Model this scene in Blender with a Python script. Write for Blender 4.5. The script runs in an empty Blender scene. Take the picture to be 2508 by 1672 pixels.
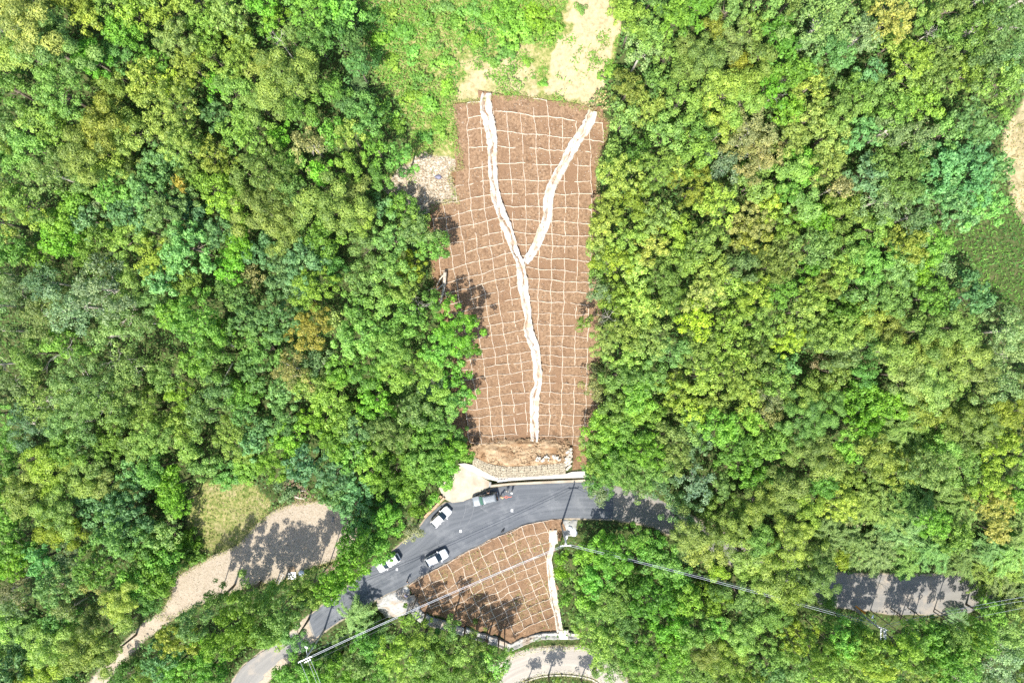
import bpy, bmesh, math, random
import numpy as np
from mathutils import Vector, Matrix

rng = np.random.default_rng(11)
random.seed(11)
S = bpy.context.scene
COL = S.collection

# ------------------------------------------------------------------ camera, sky, sun, exposure
H, F, CX, CY = 127.0, 1672.0, 1254.0, 836.0          # drone height over the road, focal length in photo pixels
cam = bpy.data.cameras.new("camera"); cam_o = bpy.data.objects.new("camera", cam); COL.objects.link(cam_o)
cam_o.location = (0, 0, H); cam_o.rotation_euler = (0, 0, 0)
cam.sensor_fit = 'HORIZONTAL'; cam.sensor_width = 36; cam.lens = 24; cam.clip_end = 2000; cam.clip_start = 0.5
S.camera = cam_o
SUN_EL, SHADOW_AZ = 56.0, 18.0                        # shadows fall towards the top of the picture, a little to the right
w = bpy.data.worlds.new("World"); S.world = w; w.use_nodes = True
nt = w.node_tree; bg = nt.nodes["Background"]
sky = nt.nodes.new("ShaderNodeTexSky"); sky.sky_type = 'NISHITA'; sky.sun_disc = False
sky.sun_elevation = math.radians(SUN_EL); sky.sun_rotation = math.radians(180 + SHADOW_AZ)
sky.dust_density = 1.5
nt.links.new(sky.outputs[0], bg.inputs[0]); bg.inputs[1].default_value = 0.15
sl = bpy.data.lights.new("sun", 'SUN'); sl.energy = 4.6; sl.angle = math.radians(0.55); sl.color = (1.0, 0.955, 0.88)
so = bpy.data.objects.new("sun", sl); COL.objects.link(so); so.location = (0, 0, 200)
_a, _e = math.radians(SHADOW_AZ), math.radians(SUN_EL)
so.rotation_euler = Vector((math.sin(_a) * math.cos(_e), math.cos(_a) * math.cos(_e), -math.sin(_e))).to_track_quat('-Z', 'Y').to_euler()
S.view_settings.view_transform = 'Standard'; S.view_settings.look = 'None'; S.view_settings.gamma = 1
S.view_settings.exposure = 1.1; S.view_settings.use_curve_mapping = False
S.render.engine = 'CYCLES'
S.cycles.max_bounces = 5; S.cycles.diffuse_bounces = 3; S.cycles.transmission_bounces = 3; S.cycles.glossy_bounces = 2
S.cycles.use_denoising = False

# ------------------------------------------------------------------ helpers
def tag(o, label=None, cat=None, group=None, kind=None):
    if label: o["label"] = label
    if cat: o["category"] = cat
    if group: o["group"] = group
    if kind: o["kind"] = kind
    return o

def link(name, me, parent=None, mat=None, loc=None):
    o = bpy.data.objects.new(name, me); COL.objects.link(o)
    if mat is not None and me is not None and not me.materials: me.materials.append(mat)
    if parent is not None: o.parent = parent
    if loc is not None: o.location = loc
    return o

def empty(name, loc=(0, 0, 0), rz=0.0):
    o = bpy.data.objects.new(name, None); COL.objects.link(o); o.location = loc; o.rotation_euler = (0, 0, rz)
    o.empty_display_size = 0.3
    return o

class MB:
    """collects vertices and faces, then becomes one mesh"""
    def __init__(s): s.v = []; s.f = []
    def add(s, vs, fs):
        n = len(s.v); s.v.extend([tuple(p) for p in vs]); s.f.extend([tuple(i + n for i in f) for f in fs])
    def box(s, c, d, rz=0.0, taper=1.0):
        x, y, z = d[0] / 2, d[1] / 2, d[2] / 2; ca, sa = math.cos(rz), math.sin(rz); vs = []
        for k, t in ((-z, 1.0), (z, taper)):
            for a, b in ((-x, -y), (x, -y), (x, y), (-x, y)):
                a *= t; b *= t
                vs.append((c[0] + a * ca - b * sa, c[1] + a * sa + b * ca, c[2] + k))
        s.add(vs, [(3, 2, 1, 0), (4, 5, 6, 7), (0, 1, 5, 4), (1, 2, 6, 5), (2, 3, 7, 6), (3, 0, 4, 7)])
    def tube(s, pts, radii, n=6, cap=True):
        pts = [Vector(p) for p in pts]; base = []
        up = Vector((0.31, 0.17, 0.93))
        for i, p in enumerate(pts):
            t = (pts[min(i + 1, len(pts) - 1)] - pts[max(i - 1, 0)])
            t = t.normalized() if t.length > 1e-9 else Vector((0, 0, 1))
            a = t.cross(up)
            if a.length < 1e-3: a = t.cross(Vector((1, 0, 0)))
            a.normalize(); b = t.cross(a)
            r = radii[i] if hasattr(radii, '__len__') else radii
            base.append([p + (a * math.cos(2 * math.pi * k / n) + b * math.sin(2 * math.pi * k / n)) * r for k in range(n)])
        vs = [q for ring in base for q in ring]; fs = []
        for i in range(len(pts) - 1):
            for k in range(n):
                fs.append((i * n + k, i * n + (k + 1) % n, (i + 1) * n + (k + 1) % n, (i + 1) * n + k))
        if cap:
            fs.append(tuple(range(n - 1, -1, -1))); m = (len(pts) - 1) * n; fs.append(tuple(m + k for k in range(n)))
        s.add(vs, fs)
    def mesh(s, name, smooth=False):
        me = bpy.data.meshes.new(name); me.from_pydata(s.v, [], s.f); me.update()
        if smooth: me.polygons.foreach_set("use_smooth", [True] * len(me.polygons))
        return me
    def build(s, name, mat, parent=None, smooth=False, loc=None):
        return link(name, s.mesh(name, smooth), parent, mat, loc)

def quads_mesh(name, V, tint=None, smooth=False):
    """V: (N,4,3) array of separate quads"""
    n = len(V); me = bpy.data.meshes.new(name)
    me.vertices.add(n * 4); me.vertices.foreach_set("co", np.ascontiguousarray(V, dtype=np.float32).ravel())
    me.loops.add(n * 4); me.loops.foreach_set("vertex_index", np.arange(n * 4, dtype=np.int32))
    me.polygons.add(n); me.polygons.foreach_set("loop_start", np.arange(0, n * 4, 4, dtype=np.int32))
    if tint is not None:
        at = me.attributes.new("tint", 'FLOAT', 'FACE'); at.data.foreach_set("value", np.ascontiguousarray(tint, dtype=np.float32))
    me.update(calc_edges=True)
    return me

def grid_mesh(name, X, Y, Z, uv=None, smooth=True):
    """X,Y,Z: (m,n) arrays"""
    m, n = X.shape; me = bpy.data.meshes.new(name)
    co = np.stack([X, Y, Z], -1).reshape(-1, 3).astype(np.float32)
    idx = np.arange(m * n).reshape(m, n)
    q = np.stack([idx[:-1, :-1], idx[:-1, 1:], idx[1:, 1:], idx[1:, :-1]], -1).reshape(-1, 4)
    A = co[q[:, 1]] - co[q[:, 0]]; B = co[q[:, 2]] - co[q[:, 0]]
    if np.sum(A[:, 0] * B[:, 1] - A[:, 1] * B[:, 0]) < 0: q = q[:, ::-1]
    me.vertices.add(m * n); me.vertices.foreach_set("co", co.ravel())
    me.loops.add(q.size); me.loops.foreach_set("vertex_index", q.astype(np.int32).ravel())
    me.polygons.add(len(q)); me.polygons.foreach_set("loop_start", np.arange(0, q.size, 4, dtype=np.int32))
    me.update(calc_edges=True)
    if uv is not None:
        u = me.uv_layers.new(name="UVMap"); u.data.foreach_set("uv", np.asarray(uv, dtype=np.float32).reshape(-1, 2)[q.ravel()].ravel())
    if smooth: me.polygons.foreach_set("use_smooth", np.ones(len(q), dtype=bool))
    return me

def vnoise(x, y, scale, seed, octaves=1):
    x = np.asarray(x, float); y = np.asarray(y, float); out = np.zeros(np.broadcast(x, y).shape); amp = 1.0; tot = 0
    for o in range(octaves):
        g = np.random.default_rng(seed + o * 17).random((64, 64))
        u = x / scale; v = y / scale; iu = np.floor(u).astype(int); iv = np.floor(v).astype(int); fu = u - iu; fv = v - iv
        fu = fu * fu * (3 - 2 * fu); fv = fv * fv * (3 - 2 * fv)
        a = g[iu % 64, iv % 64]; b = g[(iu + 1) % 64, iv % 64]; c = g[iu % 64, (iv + 1) % 64]; d = g[(iu + 1) % 64, (iv + 1) % 64]
        out += amp * ((a * (1 - fu) + b * fu) * (1 - fv) + (c * (1 - fu) + d * fu) * fv); tot += amp
        amp *= 0.5; scale = scale / 2.03
    return out / tot

def inpoly(px, py, poly):
    px = np.asarray(px, float); py = np.asarray(py, float); r = np.zeros(px.shape, bool); n = len(poly)
    for i in range(n):
        x1, y1 = poly[i]; x2, y2 = poly[(i + 1) % n]
        if y1 == y2: continue
        c = ((y1 > py) != (y2 > py)) & (px < (x2 - x1) * (py - y1) / (y2 - y1) + x1); r ^= c
    return r

def segdist(px, py, pts, closed=True):
    """distance to a polyline, and the index+fraction along it"""
    d = np.full(np.shape(px), 1e9); par = np.zeros(np.shape(px)); n = len(pts)
    for i in range(n if closed else n - 1):
        x1, y1 = pts[i][:2]; x2, y2 = pts[(i + 1) % n][:2]; dx, dy = x2 - x1, y2 - y1
        t = np.clip(((px - x1) * dx + (py - y1) * dy) / max(dx * dx + dy * dy, 1e-9), 0, 1)
        e = np.hypot(px - x1 - t * dx, py - y1 - t * dy); m = e < d
        d = np.where(m, e, d); par = np.where(m, i + t, par)
    return d, par

def sdist(px, py, poly):
    d, _ = segdist(px, py, poly); return np.where(inpoly(px, py, poly), -d, d)

def sstep(t):
    t = np.clip(t, 0, 1); return t * t * (3 - 2 * t)

def unp(px, py, z):                                   # photo pixel at height z -> world x, y
    s = (H - z) / F
    return (np.asarray(px, float) - CX) * s, (CY - np.asarray(py, float)) * s

def upoly(poly, z): return [tuple(float(v) for v in unp(a, b, z)) for a, b in poly]

# ------------------------------------------------------------------ materials
def newmat(name):
    m = bpy.data.materials.new(name); m.use_nodes = True; return m, m.node_tree.nodes, m.node_tree.links, m.node_tree.nodes["Principled BSDF"]

def N(nt, typ, **kw):
    n = nt.new(typ)
    for k, v in kw.items():
        if k.startswith('i_'): n.inputs[k[2:].replace('_', ' ')].default_value = v
        else: setattr(n, k, v)
    return n

def noisemat(name, c1, c2, scale=1.0, rough=0.9, bump=0.0, bscale=8.0, detail=6.0, c3=None, s3=0.2, lo=0.35, hi=0.65, stretch=None, spec=0.2):
    """two colours mixed by noise in object space, a third in larger patches, fine bump"""
    m, nn, ll, b = newmat(name)
    tc = N(nn, "ShaderNodeNewGeometry"); vec = tc.outputs["Position"]
    if stretch:
        mp = N(nn, "ShaderNodeMapping"); mp.inputs["Scale"].default_value = stretch; ll.new(vec, mp.inputs[0]); vec = mp.outputs[0]
    n1 = N(nn, "ShaderNodeTexNoise"); n1.inputs["Scale"].default_value = scale; n1.inputs["Detail"].default_value = detail; n1.inputs["Roughness"].default_value = 0.65
    ll.new(vec, n1.inputs["Vector"])
    r = N(nn, "ShaderNodeValToRGB"); r.color_ramp.elements[0].position = lo; r.color_ramp.elements[1].position = hi
    r.color_ramp.elements[0].color = (*c1, 1); r.color_ramp.elements[1].color = (*c2, 1); ll.new(n1.outputs["Fac"], r.inputs[0]); out = r.outputs[0]
    if c3:
        n3 = N(nn, "ShaderNodeTexNoise"); n3.inputs["Scale"].default_value = s3; n3.inputs["Detail"].default_value = 5; ll.new(tc.outputs["Position"], n3.inputs["Vector"])
        r3 = N(nn, "ShaderNodeMapRange"); r3.inputs[1].default_value = 0.48; r3.inputs[2].default_value = 0.66; ll.new(n3.outputs["Fac"], r3.inputs[0])
        mx = N(nn, "ShaderNodeMixRGB"); ll.new(r3.outputs[0], mx.inputs[0]); ll.new(out, mx.inputs[1]); mx.inputs[2].default_value = (*c3, 1); out = mx.outputs[0]
    ll.new(out, b.inputs["Base Color"]); b.inputs["Roughness"].default_value = rough; b.inputs["Specular IOR Level"].default_value = spec
    if bump:
        nb = N(nn, "ShaderNodeTexNoise"); nb.inputs["Scale"].default_value = bscale; nb.inputs["Detail"].default_value = 5; ll.new(tc.outputs["Position"], nb.inputs["Vector"])
        bp = N(nn, "ShaderNodeBump"); bp.inputs["Strength"].default_value = 1.0; bp.inputs["Distance"].default_value = bump; ll.new(nb.outputs["Fac"], bp.inputs["Height"]); ll.new(bp.outputs[0], b.inputs["Normal"])
    return m

def plain(name, c, rough=0.6, metal=0.0, spec=0.4, coat=0.0):
    m, nn, ll, b = newmat(name)
    n = N(nn, "ShaderNodeTexNoise"); n.inputs["Scale"].default_value = 6; n.inputs["Detail"].default_value = 4
    tc = N(nn, "ShaderNodeTexCoord"); ll.new(tc.outputs["Object"], n.inputs["Vector"])
    r = N(nn, "ShaderNodeValToRGB"); r.color_ramp.elements[0].color = (*[v * 0.86 for v in c], 1); r.color_ramp.elements[1].color = (*[min(1, v * 1.08) for v in c], 1)
    ll.new(n.outputs["Fac"], r.inputs[0]); ll.new(r.outputs[0], b.inputs["Base Color"])
    b.inputs["Roughness"].default_value = rough; b.inputs["Metallic"].default_value = metal; b.inputs["Specular IOR Level"].default_value = spec; b.inputs["Coat Weight"].default_value = coat
    return m

def leafmat(name, gloss=0.5, trans=0.35, usecol=True, cols=None):
    """leaf colour = the plant's own colour, varied from leaf to leaf by the tint attribute"""
    m, nn, ll, b = newmat(name)
    at = N(nn, "ShaderNodeAttribute", attribute_name="tint", attribute_type='GEOMETRY')
    ramp = N(nn, "ShaderNodeValToRGB"); e = ramp.color_ramp.elements
    if cols:
        e[0].color = (*cols[0], 1); e[1].color = (*cols[-1], 1)
        for i, c in enumerate(cols[1:-1]):
            k = ramp.color_ramp.elements.new((i + 1) / (len(cols) - 1)); k.color = (*c, 1)
        ll.new(at.outputs["Fac"], ramp.inputs[0]); out = ramp.outputs[0]
    else:
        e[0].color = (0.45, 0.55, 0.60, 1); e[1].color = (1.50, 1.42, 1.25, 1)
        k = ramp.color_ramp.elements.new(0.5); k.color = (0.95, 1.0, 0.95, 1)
        ll.new(at.outputs["Fac"], ramp.inputs[0])
        oi = N(nn, "ShaderNodeObjectInfo"); mx = N(nn, "ShaderNodeMixRGB", blend_type='MULTIPLY'); mx.inputs[0].default_value = 1
        ll.new(oi.outputs["Color"], mx.inputs[1]); ll.new(ramp.outputs[0], mx.inputs[2]); out = mx.outputs[0]
    ll.new(out, b.inputs["Base Color"]); b.inputs["Roughness"].default_value = gloss; b.inputs["Specular IOR Level"].default_value = 0.25
    tr = N(nn, "ShaderNodeBsdfTranslucent"); hs = N(nn, "ShaderNodeMixRGB", blend_type='MULTIPLY'); hs.inputs[0].default_value = 1; hs.inputs[2].default_value = (1.05, 1.2, 0.6, 1)
    ll.new(out, hs.inputs[1]); ll.new(hs.outputs[0], tr.inputs[0])
    ms = N(nn, "ShaderNodeMixShader"); ms.inputs[0].default_value = trans
    ll.new(b.outputs[0], ms.inputs[1]); ll.new(tr.outputs[0], ms.inputs[2]); ll.new(ms.outputs[0], nn["Material Output"].inputs[0])
    return m

M = {}
M['leaf'] = leafmat("leaf", 0.5, 0.40)
M['bark'] = noisemat("bark", (0.09, 0.07, 0.05), (0.20, 0.17, 0.13), 3, bump=0.02, bscale=12)
M['pale_bark'] = noisemat("pale_bark", (0.30, 0.27, 0.22), (0.50, 0.46, 0.40), 3, bump=0.015, bscale=12)
M['dead_wood'] = noisemat("dead_wood", (0.30, 0.25, 0.20), (0.52, 0.46, 0.38), 4, bump=0.02, bscale=14)
M['cement'] = noisemat("cement", (0.22, 0.19, 0.15), (0.50, 0.47, 0.42), 2.2, bump=0.14, bscale=4, c3=(0.36, 0.28, 0.20), s3=0.6, lo=0.34, hi=0.52)
M['beam_cement'] = noisemat("beam_cement", (0.25, 0.185, 0.125), (0.44, 0.37, 0.29), 2.6, bump=0.05, bscale=9, lo=0.3, hi=0.5)
M['concrete'] = noisemat("concrete", (0.33, 0.29, 0.22), (0.42, 0.37, 0.29), 0.9, bump=0.01, bscale=20, c3=(0.28, 0.24, 0.18), s3=0.4)
M['white_concrete'] = noisemat("white_concrete", (0.36, 0.33, 0.28), (0.52, 0.48, 0.42), 1.2, bump=0.01, bscale=20)
M['grey_concrete'] = noisemat("grey_concrete", (0.16, 0.16, 0.15), (0.30, 0.30, 0.28), 1.0, bump=0.02, bscale=12, c3=(0.34, 0.32, 0.28), s3=0.6)
M['soil'] = noisemat("soil", (0.116, 0.071, 0.042), (0.250, 0.166, 0.102), 2.6, rough=1, bump=0.16, bscale=5.0, c3=(0.165, 0.102, 0.061), s3=0.22, detail=9, spec=0.05)
M['loose_soil'] = noisemat("loose_soil", (0.21, 0.14, 0.08), (0.38, 0.285, 0.18), 1.5, rough=1, bump=0.08, bscale=5, c3=(0.21, 0.13, 0.07), s3=0.5, detail=9, spec=0.05)
M['stone'] = noisemat("stone", (0.20, 0.17, 0.12), (0.46, 0.41, 0.31), 2.5, bump=0.03, bscale=9)
M['bag'] = noisemat("bag", (0.32, 0.28, 0.22), (0.46, 0.42, 0.36), 3, bump=0.02, bscale=14)
M['steel'] = plain("steel", (0.42, 0.43, 0.44), 0.45, 0.6)
M['galv'] = plain("galvanised", (0.62, 0.64, 0.66), 0.45, 0.3)
M['pole'] = noisemat("pole_concrete", (0.38, 0.37, 0.34), (0.50, 0.48, 0.45), 1.5, bump=0.005, bscale=20)
M['wire'] = plain("wire", (0.40, 0.42, 0.46), 0.45, 0.2)
M['dark_wire'] = plain("dark_wire", (0.10, 0.11, 0.12), 0.5)
M['lamp'] = plain("lamp_housing", (0.80, 0.80, 0.80), 0.35)
M['orange'] = plain("orange_plastic", (0.62, 0.22, 0.02), 0.5)
M['white_paint'] = plain("white_road_paint", (0.80, 0.80, 0.79), 0.7)
M['orange_paint'] = plain("orange_road_paint", (0.70, 0.13, 0.05), 0.7)
M['car_white'] = plain("white_car_paint", (0.80, 0.80, 0.79), 0.22, 0, 0.5, 0.6)
M['car_grey'] = plain("grey_car_paint", (0.13, 0.15, 0.165), 0.40, 0.2, 0.5, 0.5)
M['glass'] = plain("dark_car_glass", (0.012, 0.022, 0.030), 0.06, 0, 0.6)
M['green_glass'] = plain("green_car_glass", (0.05, 0.12, 0.09), 0.05, 0, 0.8)
M['rubber'] = plain("rubber", (0.015, 0.015, 0.015), 0.85)
M['chrome'] = plain("chrome", (0.60, 0.60, 0.60), 0.2, 0.9)
M['red_lens'] = plain("red_lens", (0.45, 0.03, 0.03), 0.25)
M['clear_lens'] = plain("clear_lens", (0.65, 0.68, 0.70), 0.12)
M['black_trim'] = plain("black_trim", (0.03, 0.03, 0.03), 0.6)
M['wood'] = noisemat("pallet_wood", (0.22, 0.15, 0.09), (0.42, 0.31, 0.20), 3, bump=0.01, bscale=15)
M['brick'] = noisemat("brick_kerb", (0.26, 0.17, 0.10), (0.46, 0.33, 0.22), 2.5, bump=0.02, bscale=12)
M['tarp'] = noisemat("pale_tarp", (0.55, 0.58, 0.62), (0.72, 0.74, 0.76), 2, rough=0.5, bump=0.03, bscale=4)
M['dry_stick'] = noisemat("dry_stick", (0.26, 0.18, 0.11), (0.50, 0.40, 0.28), 3)
M['grass'] = leafmat("grass_blades", 0.6, 0.35, cols=[(0.34, 0.30, 0.14), (0.28, 0.35, 0.09), (0.20, 0.37, 0.06), (0.14, 0.33, 0.05), (0.06, 0.18, 0.04)])
M['dry_grass'] = leafmat("dry_grass_blades", 0.7, 0.3, cols=[(0.42, 0.34, 0.19), (0.38, 0.33, 0.15), (0.28, 0.30, 0.09), (0.16, 0.28, 0.05)])
M['under'] = leafmat("undergrowth_leaves", 0.55, 0.35, cols=[(0.05, 0.12, 0.03), (0.09, 0.20, 0.045), (0.15, 0.28, 0.06), (0.23, 0.33, 0.08)])

# ------------------------------------------------------------------ the lie of the land
ROAD = [  # north edge, south edge (photo pixels), height
 (1503, 1190, 1501, 1270, 0), (1435, 1179.5, 1430, 1269, 0), (1380, 1181, 1377, 1268.5, 0), (1330, 1184, 1330, 1274, 0), (1265, 1187, 1276, 1287, 0), (1205, 1197, 1236, 1304, 0),
 (1160, 1218, 1196.6, 1322, 0), (1125, 1229, 1160, 1341, 0), (1090, 1232, 1121.7, 1361, 0), (1050, 1263, 1090, 1378, 0), (1020, 1300, 1048, 1401, 0), (985, 1330, 1010, 1424, 0),
 (945, 1362, 970, 1444, 0), (905, 1392, 921, 1467, 0), (865, 1424, 875, 1495, -.05), (830, 1455, 835, 1518, -.15), (790, 1482, 800, 1541, -.3), (755, 1510, 773, 1562, -.6)]
OLD_L = [(755, 1510, 773, 1562, -.6), (722, 1540, 748, 1588, -1.2), (690, 1568, 722, 1606, -1.9), (640, 1597, 692, 1630, -2.6), (598, 1628, 664, 1658, -3.1), (572, 1664, 638, 1690, -3.6), (552, 1720, 615, 1742, -4)]
OLD_R = [(1503, 1190, 1501, 1270, 0), (1600, 1218, 1597, 1288, -.4), (1700, 1268, 1690, 1330, -1), (1800, 1318, 1790, 1380, -1.8), (1920, 1370, 1910, 1444, -2.8), (2040, 1404, 2040, 1484, -3.6),
 (2200, 1408, 2200, 1502, -4.5), (2330, 1406, 2350, 1502, -4.8), (2430, 1388, 2462, 1462, -4.7), (2490, 1352, 2532, 1414, -4.5), (2560, 1310, 2610, 1370, -4.2)]
LOWROAD = [(1180, 1642, 1230, 1705, -10.2), (1240, 1608, 1275, 1670, -10), (1305, 1587, 1320, 1655, -9.8), (1367, 1583, 1367, 1650, -9.7), (1430, 1584, 1414, 1653, -9.7), (1490, 1610, 1452, 1662, -9.8), (1532, 1660, 1486, 1687, -10), (1562, 1720, 1512, 1732, -10.3)]
LOT = [(394, 1505), (422, 1451), (422, 1418), (517, 1362), (583, 1334), (629, 1283), (667, 1252), (718, 1232), (792, 1224), (850, 1245), (880, 1290), (874, 1335), (820, 1372), (754, 1392), (690, 1424), (632, 1428), (555, 1456), (517, 1472), (463, 1490), (430, 1512)]
TRACK = [(430, 1490, .2), (385, 1522, -.4), (340, 1557, -1.3), (300, 1600, -2.6), (262, 1640, -3.8), (225, 1690, -5)]
APRON = [(1088, 1221), (1108, 1231), (1135, 1227), (1160, 1215), (1180, 1203), (1199, 1193), (1201, 1180), (1165, 1159), (1130, 1139), (1110, 1155), (1075, 1195)]
SHELF = [(1120, 1132), (1160, 1110), (1230, 1135), (1300, 1132), (1400, 1126), (1440, 1150), (1442, 1171), (1300, 1176), (1205, 1180), (1165, 1160)]
DITCH = [(1201, 1180.5), (1250, 1176), (1440, 1168.5), (1440, 1175), (1250, 1182.5), (1201, 1187)]
MOUND = [(1140, 1105), (1170, 1078), (1240, 1074), (1330, 1073), (1395, 1078), (1400, 1126), (1385, 1132), (1300, 1138), (1240, 1140), (1200, 1133), (1160, 1118)]
SLOPE = [(1112, 254), (1160, 251), (1206, 242), (1274, 237), (1340, 246), (1437, 266), (1452, 270), (1492, 300), (1482, 344), (1468, 372), (1462, 420), (1466, 520), (1470, 640), (1460, 760), (1465, 880), (1472, 990), (1470, 1050), (1446, 1080), (1440, 1100), (1442, 1150),
         (1399, 1153), (1399, 1082), (1300, 1080), (1120, 1090), (1090, 1050), (1105, 960), (1105, 860), (1068, 760), (1055, 640), (1045, 540), (1072, 500), (1122, 490), (1115, 470), (1102, 420), (1132, 414), (1128, 375), (1118, 330)]
LSLOPE = [(1000, 1432), (1023, 1484), (1054, 1503), (1098, 1514), (1129, 1526), (1211, 1552), (1253, 1571), (1276, 1561), (1316, 1547), (1346, 1546), (1370, 1547), (1365, 1490), (1352, 1440), (1349, 1400), (1349, 1380), (1352, 1345), (1362, 1325), (1377, 1313), (1376, 1270),
          (1330, 1275), (1276, 1288), (1236, 1305), (1196.6, 1323), (1160, 1342), (1121.7, 1362), (1090, 1379), (1048, 1402)]
CLEAR = [(876, -60), (876, 0), (892, 71), (897, 143), (935, 200), (975, 250), (1010, 315), (1000, 360), (960, 400), (935, 450), (985, 470), (1010, 510), (1060, 520), (1115, 480), (1100, 420), (1130, 410), (1112, 254), (1206, 240), (1274, 236), (1437, 262), (1452, 240), (1480, 200), (1505, 143), (1522, 71), (1500, 0), (1500, -60)]
SAND = [(1400, -60), (1478, -60), (1490, 0), (1500, 60), (1497, 110), (1490, 150), (1484, 200), (1452, 250), (1440, 262), (1340, 244), (1300, 236), (1330, 190), (1350, 150), (1368, 110), (1390, 60)]
SAND2 = [(1115, 245), (1130, 160), (1165, 130), (1215, 118), (1290, 110), (1335, 130), (1330, 238), (1206, 241)]
SCREE = [(935, 462), (970, 425), (1010, 400), (1040, 375), (1085, 385), (1130, 395), (1134, 415), (1104, 422), (1118, 470), (1120, 490), (1080, 500), (1040, 520), (990, 500)]
DRY_L = [(455, 1300), (470, 1200), (520, 1175), (620, 1180), (668, 1235), (640, 1278), (590, 1325), (520, 1352), (480, 1345)]
GRASS_R = [(2320, 560), (2380, 535), (2508, 520), (2600, 520), (2600, 760), (2440, 740), (2390, 690), (2370, 640)]
DRY_R = [(2508, 230), (2470, 300), (2440, 390), (2462, 450), (2480, 520), (2508, 545), (2600, 560), (2600, 230)]

FX = np.arange(-130, 130.01, 0.5); FY = np.arange(-100, 85.01, 0.5)
GX = np.concatenate([[-700, -450, -280, -190, -150], FX, [150, 190, 280, 450, 700]]); GY = np.concatenate([[-700, -450, -260, -160, -120], FY, [100, 130, 200, 380, 700]])
XX, YY = np.meshgrid(GX, GY)
ZZ = np.interp(YY, [-700, -110, -80, -60, -38, -32, -26, -21, -17.5, 36.7, 48, 75, 130, 700], [-40, -16, -13, -9, -1, -.3, 0, 1.2, 2, 25, 30, 40, 52, 120])
side = np.clip((np.abs(XX) - 22) / 20, 0, 1)
ZZ = ZZ + side * ((vnoise(XX, YY, 26, 3) - 0.5) * 5 + (vnoise(XX, YY, 9, 5) - 0.5) * 1.2) * np.clip((np.abs(YY + 30)) / 14, 0.15, 1)

def centre(p): return [((a + c) / 2, (b + d) / 2) for a, b, c, d, z in p]
def flat(poly_w, zt, blend, grow=0.8):
    global ZZ
    sd = sdist(XX, YY, poly_w); k = sstep(1 - (sd - grow) / blend); ZZ = ZZ * (1 - k) + zt * k
def pairs_world(p):
    L = []; R = []
    for a, b, c, d, z in p:
        L.append(tuple(float(v) for v in unp(a, b, z))); R.append(tuple(float(v) for v in unp(c, d, z)))
    return L, R
def flat_pairs(p, blend=5.0, drop=0.07):
    L, R = pairs_world(p); C = [((l[0] + r[0]) / 2, (l[1] + r[1]) / 2) for l, r in zip(L, R)]
    _, par = segdist(XX, YY, C, False); zt = np.interp(par, range(len(p)), [q[4] for q in p]) - drop
    flat(L + R[::-1], zt, blend)

flat(upoly(LOT, 0.3), 0.3 + (vnoise(XX, YY, 5, 9) - .5) * 0.25, 5.0)
for a, b in zip(TRACK[:-1], TRACK[1:]):
    p = [unp(*q[:2], q[2]) for q in (a, b)]; d, par = segdist(XX, YY, [tuple(map(float, q)) for q in p], False)
    k = sstep(1 - (d - 2.0) / 3); ZZ = ZZ * (1 - k) + (a[2] + (b[2] - a[2]) * par) * k
flat_pairs(LOWROAD, 5); flat_pairs(OLD_R, 5); flat_pairs(OLD_L, 4)
Lr, Rr = pairs_world(ROAD); roadpoly = Lr + Rr[::-1]
sd_road = sdist(XX, YY, roadpoly)
emb = np.maximum(-0.55 * np.maximum(sd_road - 0.5, 0), -9.3)
k = sstep(1 - (sdist(XX, YY, upoly(LSLOPE, -4)) - 2.5) / 6); ZZ = ZZ * (1 - k) + emb * k
flat_pairs(LOWROAD, 3.0)
flat(upoly(SHELF, 0.6), 0.55, 2.0, 0.3); flat(upoly(MOUND, 2.4), 2.4, 1.6, -0.4)
flat(upoly(APRON, 0.0), -0.05, 2.0, 0.2)
flat_pairs(ROAD, 2.5)
sdd = sdist(XX, YY, upoly(DITCH, 0.2)); k = (sdd < 0.12).astype(float); ZZ = ZZ * (1 - k) + (-0.75) * k
# a wash-out hole beside the channel on the big slope
def at_px(px, py, z0=8.0):
    z = z0
    for _ in range(25):
        x, y = unp(px, py, z); z = 0.5 * z + 0.5 * float(T(x, y))
    return float(x), float(y), float(T(x, y))
def T(x, y):
    x = np.asarray(x, float); y = np.asarray(y, float)
    i = np.clip(np.searchsorted(GX, x) - 1, 0, len(GX) - 2); j = np.clip(np.searchsorted(GY, y) - 1, 0, len(GY) - 2)
    u = np.clip((x - GX[i]) / (GX[i + 1] - GX[i]), 0, 1); v = np.clip((y - GY[j]) / (GY[j + 1] - GY[j]), 0, 1)
    return (ZZ[j, i] * (1 - u) + ZZ[j, i + 1] * u) * (1 - v) + (ZZ[j + 1, i] * (1 - u) + ZZ[j + 1, i + 1] * u) * v
def drape(px, py):
    """arrays of photo pixels -> world x, y, z on the ground"""
    px = np.asarray(px, float); py = np.asarray(py, float); z = np.full(px.shape, 5.0)
    for _ in range(25):
        x, y = unp(px, py, z); z = 0.5 * z + 0.5 * T(x, y)
    x, y = unp(px, py, z); return x, y, T(x, y)

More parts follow.
